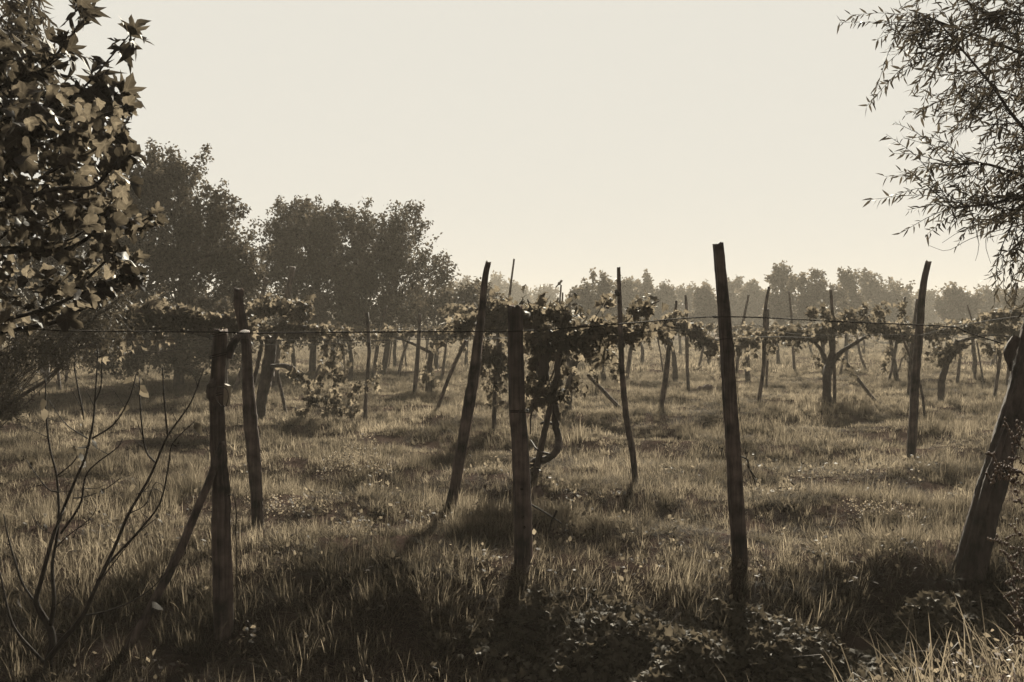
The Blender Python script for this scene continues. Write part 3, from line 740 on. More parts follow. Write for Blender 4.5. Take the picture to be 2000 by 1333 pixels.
# ------------------------------------------------------------------ vines
def vine(label, d, trunks, canopy, hang, size=.115, single=0, canes=6, jit=.35, seed=0):
    """trunks: (pixel path, widths); canopy: (pixel path, half height px, leaves); hang: (start, end, leaves)"""
    r0 = np.random.default_rng(seed)
    f0 = trunks[0][0][0]
    base = np.array([(f0[0] - CX) / F * d, d, float(ground((f0[0] - CX) / F * d, d))])
    root = thing('grapevine', label, 'grapevine', base, 'grapevines on the trellis')
    for k, (path, wd) in enumerate(trunks):
        pts = [P(px, py, d + r0.normal(0, .06)) for px, py in path]
        if k == 0: pts = [np.array([pts[0][0], d, base[2] - .05])] + pts
        acc = Acc(); tube(acc, pts, [q * d / F / 2 for q in wd], 12, .045, .10, .14, seed + k, wob=.006)
        acc.build('trunk' if k == 0 else 'limb', M['vinebark'], root, base)
    pos, ax = [], []
    for path, hh, cnt in canopy:
        c, u = resample([P(px, py, d) for px, py in path], .05)
        acc = Acc(); tube(acc, c[::5] + r0.normal(0, .025, c[::5].shape), [.013, .007], 6, .06, .12); acc.build('cordon', M['vinebark'], root, base)
        for k in range(canes):
            off = r0.normal(0, .5, 3) * np.array([.3, .8, .5]) * hh * d / F
            a, b = sorted(r0.uniform(0, 1, 2)); i0, i1 = int(a * len(c)), max(int(a * len(c)) + 4, int(b * len(c)))
            sub = c[i0:i1:6] + off + r0.normal(0, .03, (len(c[i0:i1:6]), 3))
            if len(sub) > 2:
                acc = Acc(); tube(acc, sub, [.008, .004], 5, .06, .1); acc.build('cane', M['vinebark'], root, base)
        # leaves sit on shoots that leave the cordon up, sideways and down
        ns = max(1, int(cnt * (.85 if seed == 1 else 1.6)) // 14)
        for k in range(ns):
            o = c[r0.integers(0, len(c))] + r0.normal(0, .3, 3) * np.array([.3, 1, .25]) * hh * d / F
            ln = abs(r0.normal(0, .8)) * hh * d / F
            dr = unit(r0.normal(0, 1, 3) * np.array([1.0, .8, .8]) + np.array([0, 0, .15]))
            t = r0.random(14)[:, None]
            p = o + dr * ln * t + np.array([0, 0, -1]) * (t ** 2) * ln * .5 + r0.normal(0, .045, (14, 3)) + r0.normal(0, jit * .25, (1, 3)) * np.array([0, 1, 0])
            pos.append(p); ax.append(np.tile(dr, (14, 1)))
    for a, b, cnt in hang:
        t = r0.random(cnt)[:, None]
        pa, pb_ = P(*a, d), P(*b, d)
        off = r0.normal(0, .18, 3) * np.array([0, 1, 0])
        mid = (pa + pb_) / 2 + r0.normal(0, .06, 3)
        p = (1 - t) ** 2 * pa + 2 * t * (1 - t) * mid + t * t * pb_ + off + r0.normal(0, .055, (cnt, 3))
        pos.append(p); ax.append(np.tile(unit(pb_ - pa), (cnt, 1)))
        acc = Acc(); tube(acc, [pa, mid + off, pb_ + off], [.007, .003], 5, .06, .1); acc.build('cane', M['vinebark'], root, base)
    pos, ax = np.concatenate(pos), np.concatenate(ax)
    n = len(pos)
    la = unit(ax * .4 + np.array([0, 0, -.75]) + r0.normal(0, .55, (n, 3)))
    nm = unit(r0.normal(0, .7, (n, 3)) + np.array([0, -.35, .5]))
    leaves(root, base, VINE, M['vine'], pos, frames(la, nm), (.4 + .8 * r0.random(n) ** .8) * size * .9, single)
    return root

vine('twisted old vine with a crooked elbow in its trunk behind the banded post', 10.9,
     [([(1040, 945), (1040, 905), (1066, 897), (1083, 884), (1088, 862), (1081, 835), (1083, 800), (1074, 775), (1060, 750), (1056, 715), (1064, 680), (1078, 650)], [22, 15, 14, 13, 14, 13, 14, 17, 22, 26, 22, 16]),
      ([(1046, 935), (1056, 850), (1068, 775), (1090, 660), (1110, 606)], [10, 11, 12, 12, 10]),
      ([(1036, 848), (1040, 815), (1046, 778)], [3, 4, 4]), ([(1056, 828), (1068, 825), (1082, 829)], [5, 5, 6]),
      ([(1036, 860), (1050, 880), (1072, 888)], [3, 4, 6]),
      ([(1064, 690), (1050, 650), (1040, 610), (1030, 585)], [14, 9, 5, 3]), ([(1078, 655), (1120, 640), (1180, 636), (1250, 630)], [10, 8, 6, 4])],
     [([(1025, 620), (1060, 605), (1105, 620)], 32, 330), ([(1035, 680), (1070, 660), (1110, 670)], 38, 330), ([(1035, 740), (1060, 760), (1100, 700)], 28, 170),
      ([(1110, 650), (1170, 640), (1215, 650)], 26, 230), ([(1200, 640), (1240, 610), (1275, 585)], 13, 110), ([(1215, 655), (1250, 645), (1300, 650)], 16, 90)],
     [((1030, 600), (1027, 575), 8), ((1050, 600), (1075, 578), 12), ((1065, 745), (1085, 790), 30), ((1100, 760), (1090, 790), 16), ((1090, 620), (1118, 578), 20), ((1150, 640), (1180, 585), 18), ((1225, 620), (1278, 580), 24),
      ((1045, 690), (1040, 790), 36), ((1140, 660), (1155, 720), 24), ((1180, 655), (1195, 715), 22), ((1030, 640), (1026, 760), 30)], .115, 300, 8, .5, 1)
vine('vine in the middle with a straight slanting prop and a long drooping arm', 19.6,
     [([(1109, 806), (1107, 760), (1113, 715), (1128, 695), (1150, 685)], [15, 14, 15, 14, 9]), ([(1115, 712), (1098, 680), (1085, 650)], [9, 7, 5]), ([(1145, 688), (1220, 660), (1300, 640), (1385, 660)], [9, 7, 6, 3])],
     [([(1110, 690), (1150, 680), (1200, 660), (1260, 650)], 22, 420), ([(1260, 645), (1310, 632), (1350, 640), (1390, 670)], 15, 330), ([(1300, 625), (1330, 615)], 10, 70)],
     [((1150, 690), (1165, 740), 26), ((1165, 690), (1205, 740), 40), ((1190, 680), (1212, 735), 26), ((1350, 650), (1378, 692), 22), ((1385, 660), (1398, 690), 18), ((1240, 590), (1270, 580), 12), ((1108, 745), (1125, 770), 14)], .13, 200, 6, .6, 2)
vine('spreading vine with a thick forked trunk right of the tallest post', 21.3,
     [([(1619, 792), (1617, 750), (1620, 715), (1628, 690)], [21, 17, 17, 14]), ([(1622, 715), (1640, 690), (1662, 674), (1690, 658)], [9, 8, 7, 5]), ([(1620, 720), (1608, 690), (1590, 668)], [9, 7, 5]), ([(1625, 692), (1622, 660), (1610, 640)], [9, 7, 5])],
     [([(1425, 672), (1480, 655), (1540, 650), (1600, 655)], 17, 520), ([(1590, 640), (1640, 630), (1690, 630), (1740, 650)], 22, 560), ([(1570, 612), (1600, 603), (1615, 620)], 8, 60), ([(1650, 620), (1700, 605), (1725, 615)], 9, 90), ([(1740, 650), (1790, 650)], 18, 160)],
     [((1490, 665), (1455, 710), 26), ((1520, 665), (1500, 690), 16), ((1600, 690), (1612, 715), 18), ((1640, 695), (1672, 745), 22), ((1690, 625), (1720, 597), 14), ((1768, 630), (1765, 585), 26), ((1745, 655), (1738, 735), 30)], .13, 200, 7, .7, 3)
vine('bushy vine with a dark slanting trunk at left centre', 17.8,
     [([(508, 822), (512, 770), (522, 710), (528, 660)], [17, 20, 24, 20]), ([(528, 715), (560, 716), (590, 735), (610, 760)], [7, 9, 10, 5]), ([(528, 670), (560, 640), (620, 640)], [12, 9, 5]), ([(490, 770), (500, 720), (512, 660)], [8, 8, 7])],
     [([(490, 620), (540, 590), (590, 620)], 24, 380), ([(480, 640), (560, 640), (640, 645), (690, 650)], 18, 430), ([(560, 600), (600, 590)], 15, 90)],
     [((560, 660), (545, 720), 30), ((640, 655), (650, 720), 30), ((660, 660), (672, 740), 26), ((570, 720), (620, 790), 50), ((640, 720), (600, 800), 60), ((665, 730), (640, 810), 60), ((600, 770), (700, 800), 60), ((690, 760), (735, 745), 20), ((600, 800), (590, 815), 30), ((640, 800), (680, 815), 40), ((700, 755), (680, 800), 30), ((510, 600), (525, 565), 16), ((590, 600), (605, 575), 14)], .125, 200, 6, .7, 4)
vine('sunlit vine canopy with pale glowing leaves at the left under the tree', 13.8,
     [([(416, 778), (420, 720), (424, 660)], [10, 9, 8]), ([(424, 660), (330, 642), (240, 645)], [8, 6, 4])],
     [([(205, 640), (260, 620), (310, 605)], 24, 560), ([(300, 615), (350, 612), (400, 630)], 20, 460), ([(395, 632), (440, 626), (480, 632)], 14, 260)],
     [((250, 650), (225, 700), 26), ((190, 660), (195, 700), 26), ((290, 655), (280, 672), 8), ((310, 655), (320, 672), 6), ((320, 600), (318, 585), 10)], .125, 200, 5, .5, 5)
vine('leafy vine hanging to the ground right of the stout leaning post', 15.6,
     [([(966, 800), (968, 740), (975, 680), (972, 640)], [9, 8, 9, 7]), ([(972, 650), (920, 630), (880, 640)], [7, 5, 4])],
     [([(880, 640), (930, 620), (1000, 625)], 22, 330), ([(950, 600), (1000, 600)], 15, 130), ([(940, 690), (980, 700)], 28, 200)],
     [((950, 650), (945, 760), 50), ((975, 650), (975, 800), 60), ((1000, 650), (1000, 740), 40), ((955, 720), (965, 800), 40), ((985, 600), (978, 578), 10), ((945, 600), (955, 575), 10)], .12, 120, 5, .6, 6)
vine('low vine clump with a dark leaning trunk right of the tall bent post', 22.0,
     [([(1838, 752), (1845, 715), (1860, 690), (1870, 665)], [13, 13, 12, 8]), ([(1870, 668), (1930, 655), (1985, 660)], [6, 5, 4])],
     [([(1790, 650), (1850, 640), (1920, 640), (1995, 650)], 22, 520), ([(1930, 620), (1985, 610)], 16, 180), ([(1840, 690), (1870, 675)], 14, 130)],
     [((1870, 690), (1830, 710), 30), ((1900, 655), (1920, 700), 24), ((1950, 660), (1945, 700), 22), ((1812, 655), (1800, 700), 20)], .13, 100, 5, .7, 7)
vine('loose vine row low in the haze left of the stout leaning post', 25.0,
     [([(836, 770), (838, 730), (842, 690)], [13, 12, 10]), ([(842, 690), (780, 660), (720, 655)], [6, 5, 3])],
     [([(690, 655), (760, 650), (840, 650), (930, 655)], 12, 420), ([(850, 610), (900, 600), (930, 610)], 18, 240), ([(830, 720), (850, 750)], 14, 100)],
     [((850, 665), (848, 690), 20), ((900, 660), (905, 690), 20), ((745, 700), (735, 750), 30), ((835, 700), (842, 770), 50)], .13, 0, 5, .8, 8)
# hazy rows farther back: each plant its own thing
k = 0
for d, xs in ((31, (560, 690, 1040, 1180, 1330, 1470, 1600, 1760, 1900)), (42, (640, 760, 900, 1010, 1130, 1260, 1390, 1520, 1650, 1790, 1930)), (58, (720, 860, 980, 1090, 1220, 1340, 1450, 1580, 1700, 1830, 1960))):
    for px in xs:
        k += 1
        px += rnd.uniform(-15, 15)
        q = F / d
        y0 = HZ + H * q
        zt = HZ + (H - 1.75) * q + rnd.uniform(-.05, .1) * q
        hw_ = rnd.uniform(1.5, 2.5) * q
        vine(beside(px, 'hazy grapevine in the ' + {31: 'nearest', 42: 'middle', 58: 'last'}[d] + ' far row, {}'), d,
             [([(px, y0), (px + rnd.uniform(-.1, .1) * q, y0 - .8 * q), (px + rnd.uniform(-.3, .3) * q, zt)], [.16 * q, .13 * q, .08 * q])],
             [([(px - hw_, zt + rnd.uniform(-.1, .2) * q), (px, zt), (px + hw_, zt + rnd.uniform(-.1, .25) * q)], .27 * q, 200)],
             [((px + rnd.uniform(-1, 1) * q, zt), (px + rnd.uniform(-1, 1) * q, zt + rnd.uniform(.5, 1.2) * q), 40)], .16 if d > 50 else .14, 0, 2, .9, 100 + k)

# ------------------------------------------------------------------ trees
def tree(name, label, d, foot, trunk_w, crown, clumps, per, leaf, m, clump_r=.28, seed=0, group=None, shapes=None, deep=1.0, limb_n=40):
    """crown: ellipsoids (cx, cy, rx, ry in photo pixels) at depth d filled with leaf clumps on limbs"""
    r0 = np.random.default_rng(seed)
    base = np.array([(foot - CX) / F * d, d, float(ground((foot - CX) / F * d, d))])
    root = thing(name, label, 'tree', base, group)
    q = d / F
    vol = np.array([c[2] * c[3] for c in crown], float); pick = r0.choice(len(crown), clumps, p=vol / vol.sum())
    dr = unit(r0.normal(0, 1, (clumps, 3))); rad = r0.random(clumps) ** .46
    cen = []
    for i in range(clumps):
        cx, cyy, rx, ry = crown[pick[i]]
        o = P(cx, cyy, d)
        cen.append(o + dr[i] * rad[i] * np.array([rx * q, rx * q * deep, ry * q]))
    cen = np.array(cen)
    nb_ = max(3, clumps // 6)                      # clumps gather on boughs, which leaves gaps
    if clumps > 20:
        near_b = cen[np.argmin(((cen[:, None, :] - cen[None, :nb_, :]) ** 2).sum(-1), 1)]
        cen = cen * .68 + near_b * .32
    cen[:, 2] = np.maximum(cen[:, 2], base[2] + .25)
    top = P(np.mean([c[0] for c in crown]), np.min([c[1] for c in crown]), d)
    fork = base + (top - base) * .35
    acc = Acc(); tube(acc, [base - np.array([0, 0, .2]), base + (fork - base) * .5 + r0.normal(0, .05, 3), fork, base + (top - base) * .7 + r0.normal(0, .15, 3), top], [trunk_w * 1.2, trunk_w, trunk_w * .8, trunk_w * .4, .02], 9, .25, .05, .06, seed)
    acc.build('trunk', M['bark'], root, base)
    for i in r0.choice(clumps, min(limb_n, clumps), replace=False):
        t = r0.uniform(.2, .75); s = base + (top - base) * t
        mid = s + (cen[i] - s) * .5 + np.array([0, 0, .12 * np.linalg.norm(cen[i] - s)]) + r0.normal(0, .1, 3)
        acc = Acc(); tube(acc, [s, mid, cen[i]], [trunk_w * .35 * (1.1 - t), trunk_w * .18, .012], 6, .3, .05)
        acc.build('limb', M['bark'], root, base)
    # every clump is a spray of leaves along an outward twig
    mid_c = np.array([cen[:, 0].mean(), cen[:, 1].mean(), np.percentile(cen[:, 2], 25)])
    outw = unit(unit(cen - mid_c) + r0.normal(0, .55, cen.shape) + np.array([0, 0, .25]))
    n = clumps * per
    t = r0.random(n) ** .8
    ln = np.repeat(clump_r * r0.uniform(1.2, 4.6, clumps), per)
    wd = np.repeat(clump_r * r0.uniform(.35, .8, clumps), per) * (1.1 - .75 * t)
    pos = np.repeat(cen, per, 0) + np.repeat(outw, per, 0) * ((t - .4) * ln)[:, None] + r0.normal(0, 1, (n, 3)) * wd[:, None]
    pos[:, 2] = np.maximum(pos[:, 2], base[2] + .05)
    la = unit(r0.normal(0, .7, (n, 3)) + np.array([0, 0, -.3])); nm = unit(r0.normal(0, 1, (n, 3)) + np.array([0, 0, .5]))
    acc = Acc()
    for k, (tv, tf) in enumerate(shapes or [DIAMOND]):
        i = np.arange(n)[k::len(shapes or [0])]
        scatter(acc, tv, tf, pos[i], frames(la[i], nm[i]), r0.uniform(.6, 1.25, len(i)) * leaf)
    acc.build('crown', M[m], root, base, smooth=False)
    return root

mid_g = 'dark trees behind the left vines'
tree('walnut_tree', 'large dark rounded tree filling the left behind the broad-leaved branches', 27, 350, .13,
     [(345, 400, 95, 80), (415, 440, 66, 70), (290, 350, 50, 52), (360, 530, 130, 100), (440, 500, 45, 60), (250, 480, 80, 130), (350, 340, 55, 35), (340, 610, 150, 50), (330, 665, 140, 50), (250, 690, 90, 40), (400, 690, 80, 35), (480, 560, 40, 70)], 760, 85, .105, 'tree', .24, 21, mid_g, [DIAMOND], .8)
tree('dark_tree', 'dark tree mass closing the gap behind the broad-leaved branches', 31, 90, .13,
     [(60, 430, 140, 80), (150, 520, 110, 90), (0, 560, 140, 100), (120, 620, 150, 60), (-90, 430, 110, 110), (180, 430, 60, 60)], 560, 70, .125, 'tree', .28, 28, mid_g, [DIAMOND], .6)
tree('broad_tree', 'dark bushy tree in the centre left with a domed crown', 36, 610, .12,
     [(590, 470, 92, 72), (640, 500, 140, 88), (560, 530, 62, 70), (690, 500, 100, 75), (640, 590, 160, 70), (590, 425, 50, 30), (690, 440, 60, 35), (620, 645, 130, 40)], 560, 80, .12, 'tree', .27, 22, mid_g, [DIAMOND], .8)
tree('airy_tree', 'airy spiky tree with see-through foliage at the right of the dark tree group', 37, 745, .10,
     [(760, 480, 80, 70), (790, 430, 42, 36), (815, 510, 52, 52), (735, 560, 90, 60), (845, 530, 30, 30), (750, 615, 100, 40), (740, 645, 90, 30), (870, 545, 25, 20)], 330, 50, .125, 'tree', .26, 23, mid_g, [DIAMOND], .8)
tree('round_bush', 'grey hazy bush below the airy tree', 40, 850, .1, [(850, 590, 80, 40), (920, 590, 50, 30), (800, 600, 60, 35)], 150, 50, .16, 'tree', .3, 24, 'bushes in the haze', [DIAMOND], .7, 15)
tree('round_bush', 'small rounded bush top just left of the crooked neck post', 24, 440, .06, [(440, 618, 26, 24)], 34, 50, .10, 'tree', .16, 25, 'bushes in the haze', [DIAMOND], .9, 6)
tree('weeping_shrub', 'narrow-leaved glittering shrub at the left edge under the broad leaves', 12.0, -60, .028, [(60, 660, 85, 62), (150, 630, 90, 45), (20, 730, 60, 70), (0, 790, 60, 45), (110, 700, 45, 40), (210, 560, 60, 60), (170, 655, 60, 30)], 380, 34, .075, 'willow', .12, 26, None, LANCE, 1.0, 30)

far_g = 'trees on the hazy horizon'
far = [
    ('pale farthest tree at the left end of the horizon line', 150, 905, [(905, 580, 40, 32)]),
    ('pale rounded tree right behind the tip of the stout leaning post', 190, 968, [(972, 575, 34, 33), (955, 590, 40, 28)]),
    ('pale low tree right of the long thin leaning pole', 180, 1016, [(1016, 585, 28, 30)]),
    ('faint small tree left of the bird', 190, 1062, [(1062, 590, 26, 28)]),
    ('dark rounded tree between the bird and the thin crooked pole', 78, 1160, [(1165, 575, 46, 38), (1130, 585, 26, 22), (1160, 605, 50, 30)]),
    ('hazy tree just right of the thin crooked pole', 105, 1222, [(1222, 585, 24, 36)]),
    ('hazy tall tree over the drooping arm of the middle vine', 110, 1250, [(1252, 580, 30, 38), (1275, 595, 20, 25)]),
    ('thin hazy sapling-like tree left of the straight slim post', 110, 1302, [(1302, 592, 22, 32)]),
    ('broad hazy tree left of the tallest post', 135, 1345, [(1340, 592, 28, 35), (1365, 590, 30, 32)]),
    ('slender fan-shaped hazy tree touching the left side of the tallest post', 95, 1376, [(1378, 592, 20, 36)]),
    ('hazy tree just right of the tallest post', 125, 1435, [(1432, 590, 28, 38)]),
    ('hazy bushy tree left of the kinked post', 120, 1472, [(1472, 585, 28, 36)]),
    ('feathery tree with an upright crown left of the biggest far tree', 88, 1525, [(1525, 560, 24, 44), (1525, 600, 30, 30)]),
    ('biggest far tree with a broad spiky crown on the right horizon', 84, 1580, [(1582, 560, 50, 46), (1570, 590, 55, 40), (1620, 585, 34, 38)]),
    ('open twiggy tree right of the biggest far tree', 92, 1655, [(1655, 570, 22, 38), (1665, 600, 30, 28)]),
    ('rounded far tree with sky gaps left of the tall bent post', 108, 1712, [(1705, 565, 28, 36), (1725, 590, 36, 36)]),
    ('lower rounded far tree ending left of the tall bent post', 112, 1755, [(1755, 580, 30, 34), (1740, 600, 40, 28)]),
    ('low faint tree seen right behind the tall bent post', 150, 1800, [(1805, 598, 34, 24)]),
    ('rounded far tree right of the tall bent post', 98, 1868, [(1860, 595, 34, 30), (1890, 598, 28, 26)]),
    ('far tree behind the lowest willow twigs', 118, 1930, [(1935, 595, 32, 28)]),
    ('dark low tree at the right edge of the horizon', 95, 1990, [(1992, 595, 34, 30)]),
]
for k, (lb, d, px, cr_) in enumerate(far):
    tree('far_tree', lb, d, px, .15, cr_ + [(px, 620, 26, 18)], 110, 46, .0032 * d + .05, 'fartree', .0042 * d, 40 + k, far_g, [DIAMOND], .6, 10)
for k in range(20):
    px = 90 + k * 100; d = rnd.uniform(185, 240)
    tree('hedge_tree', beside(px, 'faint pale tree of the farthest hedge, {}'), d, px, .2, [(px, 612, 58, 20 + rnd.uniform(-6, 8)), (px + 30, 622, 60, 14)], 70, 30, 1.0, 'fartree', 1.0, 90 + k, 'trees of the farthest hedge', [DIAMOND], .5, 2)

# ------------------------------------------------------------------ broad-leaved (fig) tree, upper left
def limb(acc_name, root, base, path, radii, m='twig', seed=0, sides=9):
    acc = Acc(); tube(acc, path, radii, sides, .03, .06, .06, seed); acc.build(acc_name, M[m], root, base)

fb = np.array([-3.75, 5.6, float(ground(-3.75, 5.6))])
fig = thing('fig_tree', 'broad-leaved fig tree reaching in from the left with big lobed glowing leaves', 'tree', fb)
limb('trunk', fig, fb, [fb - np.array([0, 0, .2]), fb + np.array([.1, 0, .9]), fb + np.array([.15, -.1, 1.9]), fb + np.array([.0, -.2, 3.2]), fb + np.array([.1, -.2, 4.4])], [.13, .11, .10, .07, .03], 'vinebark', 5, 14)
dF = 5.1
branches = [
    [(-260, 660), (-120, 640), (0, 626), (80, 607), (140, 582), (210, 552)],
    [(-200, 700), (-60, 660), (50, 641), (110, 629), (160, 604), (215, 562), (262, 532)],
    [(-180, 560), (-20, 500), (65, 491), (120, 490), (170, 466), (205, 426), (216, 404)],
    [(-60, 490), (110, 474), (160, 455), (200, 425)],
    [(198, 433), (225, 433), (252, 428)], [(200, 447), (230, 446), (262, 441), (300, 420)],
    [(170, 545), (205, 512), (232, 488)], [(195, 555), (222, 548), (245, 530), (262, 505)],
    [(-150, 420), (0, 400), (110, 370), (180, 366), (216, 330), (250, 300)],
    [(-150, 330), (0, 300), (120, 270), (200, 230), (250, 205)],
    [(-150, 240), (0, 210), (90, 190), (170, 215)], [(90, 340), (150, 310), (190, 290), (240, 260)],
    [(130, 490), (160, 520), (150, 545)], [(80, 607), (90, 570), (105, 545)], [(-150, 150), (0, 120), (60, 110)],
    [(30, 400), (80, 440), (150, 400)], [(-50, 330), (60, 380), (120, 330)],
]
pos, ax = [], []
r0 = np.random.default_rng(31)
for k, b in enumerate(branches):
    dd = dF + r0.normal(0, .22)
    pts = [P(px, py, dd + .06 * r0.normal()) for px, py in b]
    limb('branch', fig, fb, pts, [.017, .012, .006] if len(b) > 4 else [.008, .004], 'twig', k, 7)
    c, u = resample(pts, .04)
    # a rosette at the tip and single leaves along the outer part
    for i in range(9):
        pos.append(c[-1 - min(i // 3, len(c) - 1)] + r0.normal(0, .012, 3)); ax.append(unit(unit(c[-1] - c[-3]) * .4 + r0.normal(0, .7, 3) + np.array([.3, 0, -.45])))
    for i in range(len(c) // 3):
        pos.append(c[r0.integers(len(c) // 3, len(c))]); ax.append(unit(r0.normal(0, .7, 3) + np.array([.25, 0, -.5])))
def in_fig(px, py):
    edge = np.interp(py, [170, 200, 240, 300, 360, 430, 470, 520, 560, 600, 640], [150, 225, 245, 235, 245, 270, 235, 225, 235, 165, 60])
    return px < edge + 14 * math.sin(py * .09) and not (60 < px < 230 and 520 < py < 560 and r0.random() < .5)
cnt = 0
while cnt < 1750:
    px, py = r0.uniform(-330, 330), r0.uniform(-60, 640)
    if py < 170 and px > -40: continue
    if py > 430 and r0.random() < .5: continue
    if not in_fig(px, py): continue
    pos.append(P(px, py, dF + r0.normal(.15, .42))); ax.append(unit(r0.normal(0, .6, 3) + np.array([.3, 0, -.5]))); cnt += 1
pos, ax = np.array(pos), np.array(ax)
nm = unit(r0.normal(0, .75, (len(pos), 3)) + np.array([.2, -.3, .6]))
leaves(fig, fb, FIG, M['fig'], pos, frames(ax, nm), .05 + .07 * r0.random(len(pos)) ** 1.8, 300)

# plane-like tree with pointed lobed leaves whose shoots stand against the sky
sb = np.array([-4.4, 6.6, float(ground(-4.4, 6.6))])
syc = thing('plane_tree', 'tree with pointed maple-like leaves whose shoots stand against the sky upper left', 'tree', sb)
limb('trunk', syc, sb, [sb - np.array([0, 0, .2]), sb + np.array([.05, 0, 1.5]), sb + np.array([.2, 0, 3]), sb + np.array([.5, -.2, 4.6])], [.1, .085, .06, .02], 'vinebark', 6, 12)
r0 = np.random.default_rng(32)
dS = 5.6
shoots = [[(-200, 420), (-30, 330), (110, 215), (170, 165), (220, 108), (252, 70)], [(-160, 300), (0, 200), (90, 130), (130, 80), (158, 44), (150, 12)],
          [(-100, 330), (60, 250), (130, 200), (190, 165)], [(60, 260), (140, 190), (200, 190)], [(-100, 260), (20, 230), (110, 210)], [(-60, 180), (40, 160), (130, 105)], [(120, 240), (180, 200), (240, 190)]]
pos, ax, big = [], [], []
for k, b in enumerate(shoots):
    pts = [P(px, py, dS + .1 * r0.normal()) for px, py in b]
    limb('branch', syc, sb, pts, [.014, .009, .003], 'twig', k, 7)
    c, u = resample(pts, .05)
    for i in range(4):
        pos.append(c[-1]); a = 1.1 * (i - 1.2); ax.append(unit(np.array([math.sin(a + .8), .3 * r0.normal(), math.cos(a + .8) * .9]))); big.append(1.)
    for i in range(len(c) // 3, len(c) - 1, 1):
        if r0.random() < (.75 if k < 2 else .95):
            pos.append(c[i]); ax.append(unit(r0.normal(0, .7, 3) + np.array([.3, 0, .0]))); big.append(r0.uniform(.55, 1))
cnt = 0
while cnt < 520:
    px, py = r0.uniform(-300, 215), r0.uniform(-40, 460)
    if px > 215 - .55 * abs(py - 190): continue
    if py < 170 and px > 45 + py * .7: continue
    pos.append(P(px, py, dS + abs(r0.normal(.1, .35)))); ax.append(unit(r0.normal(0, .8, 3) + np.array([.3, 0, -.1]))); big.append(r0.uniform(.5, 1)); cnt += 1
pos, ax = np.array(pos), np.array(ax)
nm = unit(r0.normal(0, .45, (len(pos), 3)) + np.array([.1, -.1, .8]))
leaves(syc, sb, PLANE, M['plane'], pos, frames(ax, nm), np.array(big) * r0.uniform(.13, .185, len(pos)), 200)

# ------------------------------------------------------------------ willows
def willow_twig(acc, a, b, sag, r0, pos, ax, step=.02, lo=.1, wood=.0035):
    mid = (a + b) / 2 + np.array([0, 0, sag]) + r0.normal(0, .03, 3)
    pts = [a, mid, b]
    tube(acc, pts, [wood, .0012], 4, .08, cap=False)
    c, u = resample(pts, step)
    tan = unit(np.gradient(c, axis=0))
    for i in range(int(lo * len(c)), len(c)):
        if r0.random() < .12: continue
        side = unit(np.cross(tan[i], np.array([0, 1., 0])) * (1 if i % 2 else -1) + r0.normal(0, .5, 3))
        pos.append(c[i]); ax.append(unit(tan[i] * .75 + side * .65 + np.array([0, 0, -.28])))

def bough(root, base, path, radii, seed):
    acc = Acc(); tube(acc, path, radii, 9, .06, .05, .05, seed); acc.build('bough', M['bark'], root, base)
    return resample(path, .05)[0]

wb = G(1898, 1118)
wil = thing('willow_tree', 'leaning willow with rough dark trunk and feathery twigs hanging in on the right', 'tree', wb)
dW = wb[1]
acc = Acc()
tp = [P(1890, 1150, dW), P(1902, 1085, dW), P(1928, 980, dW), P(1958, 880, dW + .02), P(1990, 770, dW + .05), P(2015, 660, dW + .1), P(2050, 520, dW + .15), P(2100, 330, dW + .2), P(2160, 120, dW + .2)]
tube(acc, tp, [.115, .094, .084, .077, .075, .073, .07, .06, .045], 40, .022, .045, .10, 77)
acc.build('trunk', M['bark'], wil, wb)
acc = Acc(); tube(acc, [P(1893, 1090, dW - .10), P(1915, 1000, dW - .085), P(1942, 905, dW - .07), P(1966, 835, dW - .05)], [.012, .028, .03, .012], 9, .02, .12, .2, 5)
acc.build('bark_ridge', M['bark'], wil, wb)
acc = Acc(); tube(acc, [P(1985, 660, dW - .08), P(1972, 690, dW - .10), P(1973, 725, dW - .10)], [.03, .035, .008], 9, .02, .18, .2, 6)
acc.build('loose_bark', M['bark'], wil, wb)
r0 = np.random.default_rng(41)
bpaths = [
    [P(2110, 300, dW + .2), P(2040, 285, dW), P(1985, 235, dW - .1), P(1935, 165, dW - .2), P(1885, 105, dW - .2), P(1830, 40, dW - .3)],
    [P(2140, 180, dW + .2), P(2050, 130, dW + .1), P(1960, 90, dW), P(1880, 60, dW), P(1800, 30, dW - .1)],
    [P(2090, 380, dW + .1), P(2000, 345, dW + .1), P(1920, 320, dW), P(1850, 325, dW)],
    [P(2160, 120, dW + .2), P(2080, 20, dW + .1), P(1980, -20, dW), P(1860, -30, dW)],
    [P(2060, 460, dW + .1), P(2000, 390, dW - .1), P(1930, 400, dW - .2), P(1860, 405, dW - .3)],
    [P(2100, 330, dW + .2), P(2030, 220, dW + .3), P(1960, 180, dW + .5), P(1900, 170, dW + .6)],
    [P(2160, 120, dW), P(2300, -80, dW + .4), P(2450, -150, dW + .6)], [P(2100, 330, dW), P(2260, 200, dW - .3), P(2400, 150, dW - .5)],
    [P(2130, 200, dW), P(2060, 60, dW - .5), P(1960, 20, dW - .8)],
]
nodes = []
for k, bpth in enumerate(bpaths):
    nodes.append(bough(wil, wb, bpth, [.02, .011, .005], 60 + k))
nodes = np.concatenate(nodes)
pos, ax = [], []
twacc = Acc()
tips = [(1640, 44), (1662, 30), (1712, 78), (1726, 60), (1735, 122), (1752, 100), (1692, 208), (1712, 172), (1732, 162), (1730, 262), (1748, 240), (1745, 300), (1757, 345), (1702, 390), (1728, 345), (1738, 385), (1760, 455), (1775, 410), (1808, 460), (1830, 425), (1800, 300), (1775, 270), (1768, 225), (1765, 150), (1790, 190), (1748, 28), (1760, 335), (1850, 450), (1905, 455), (1870, 480)]
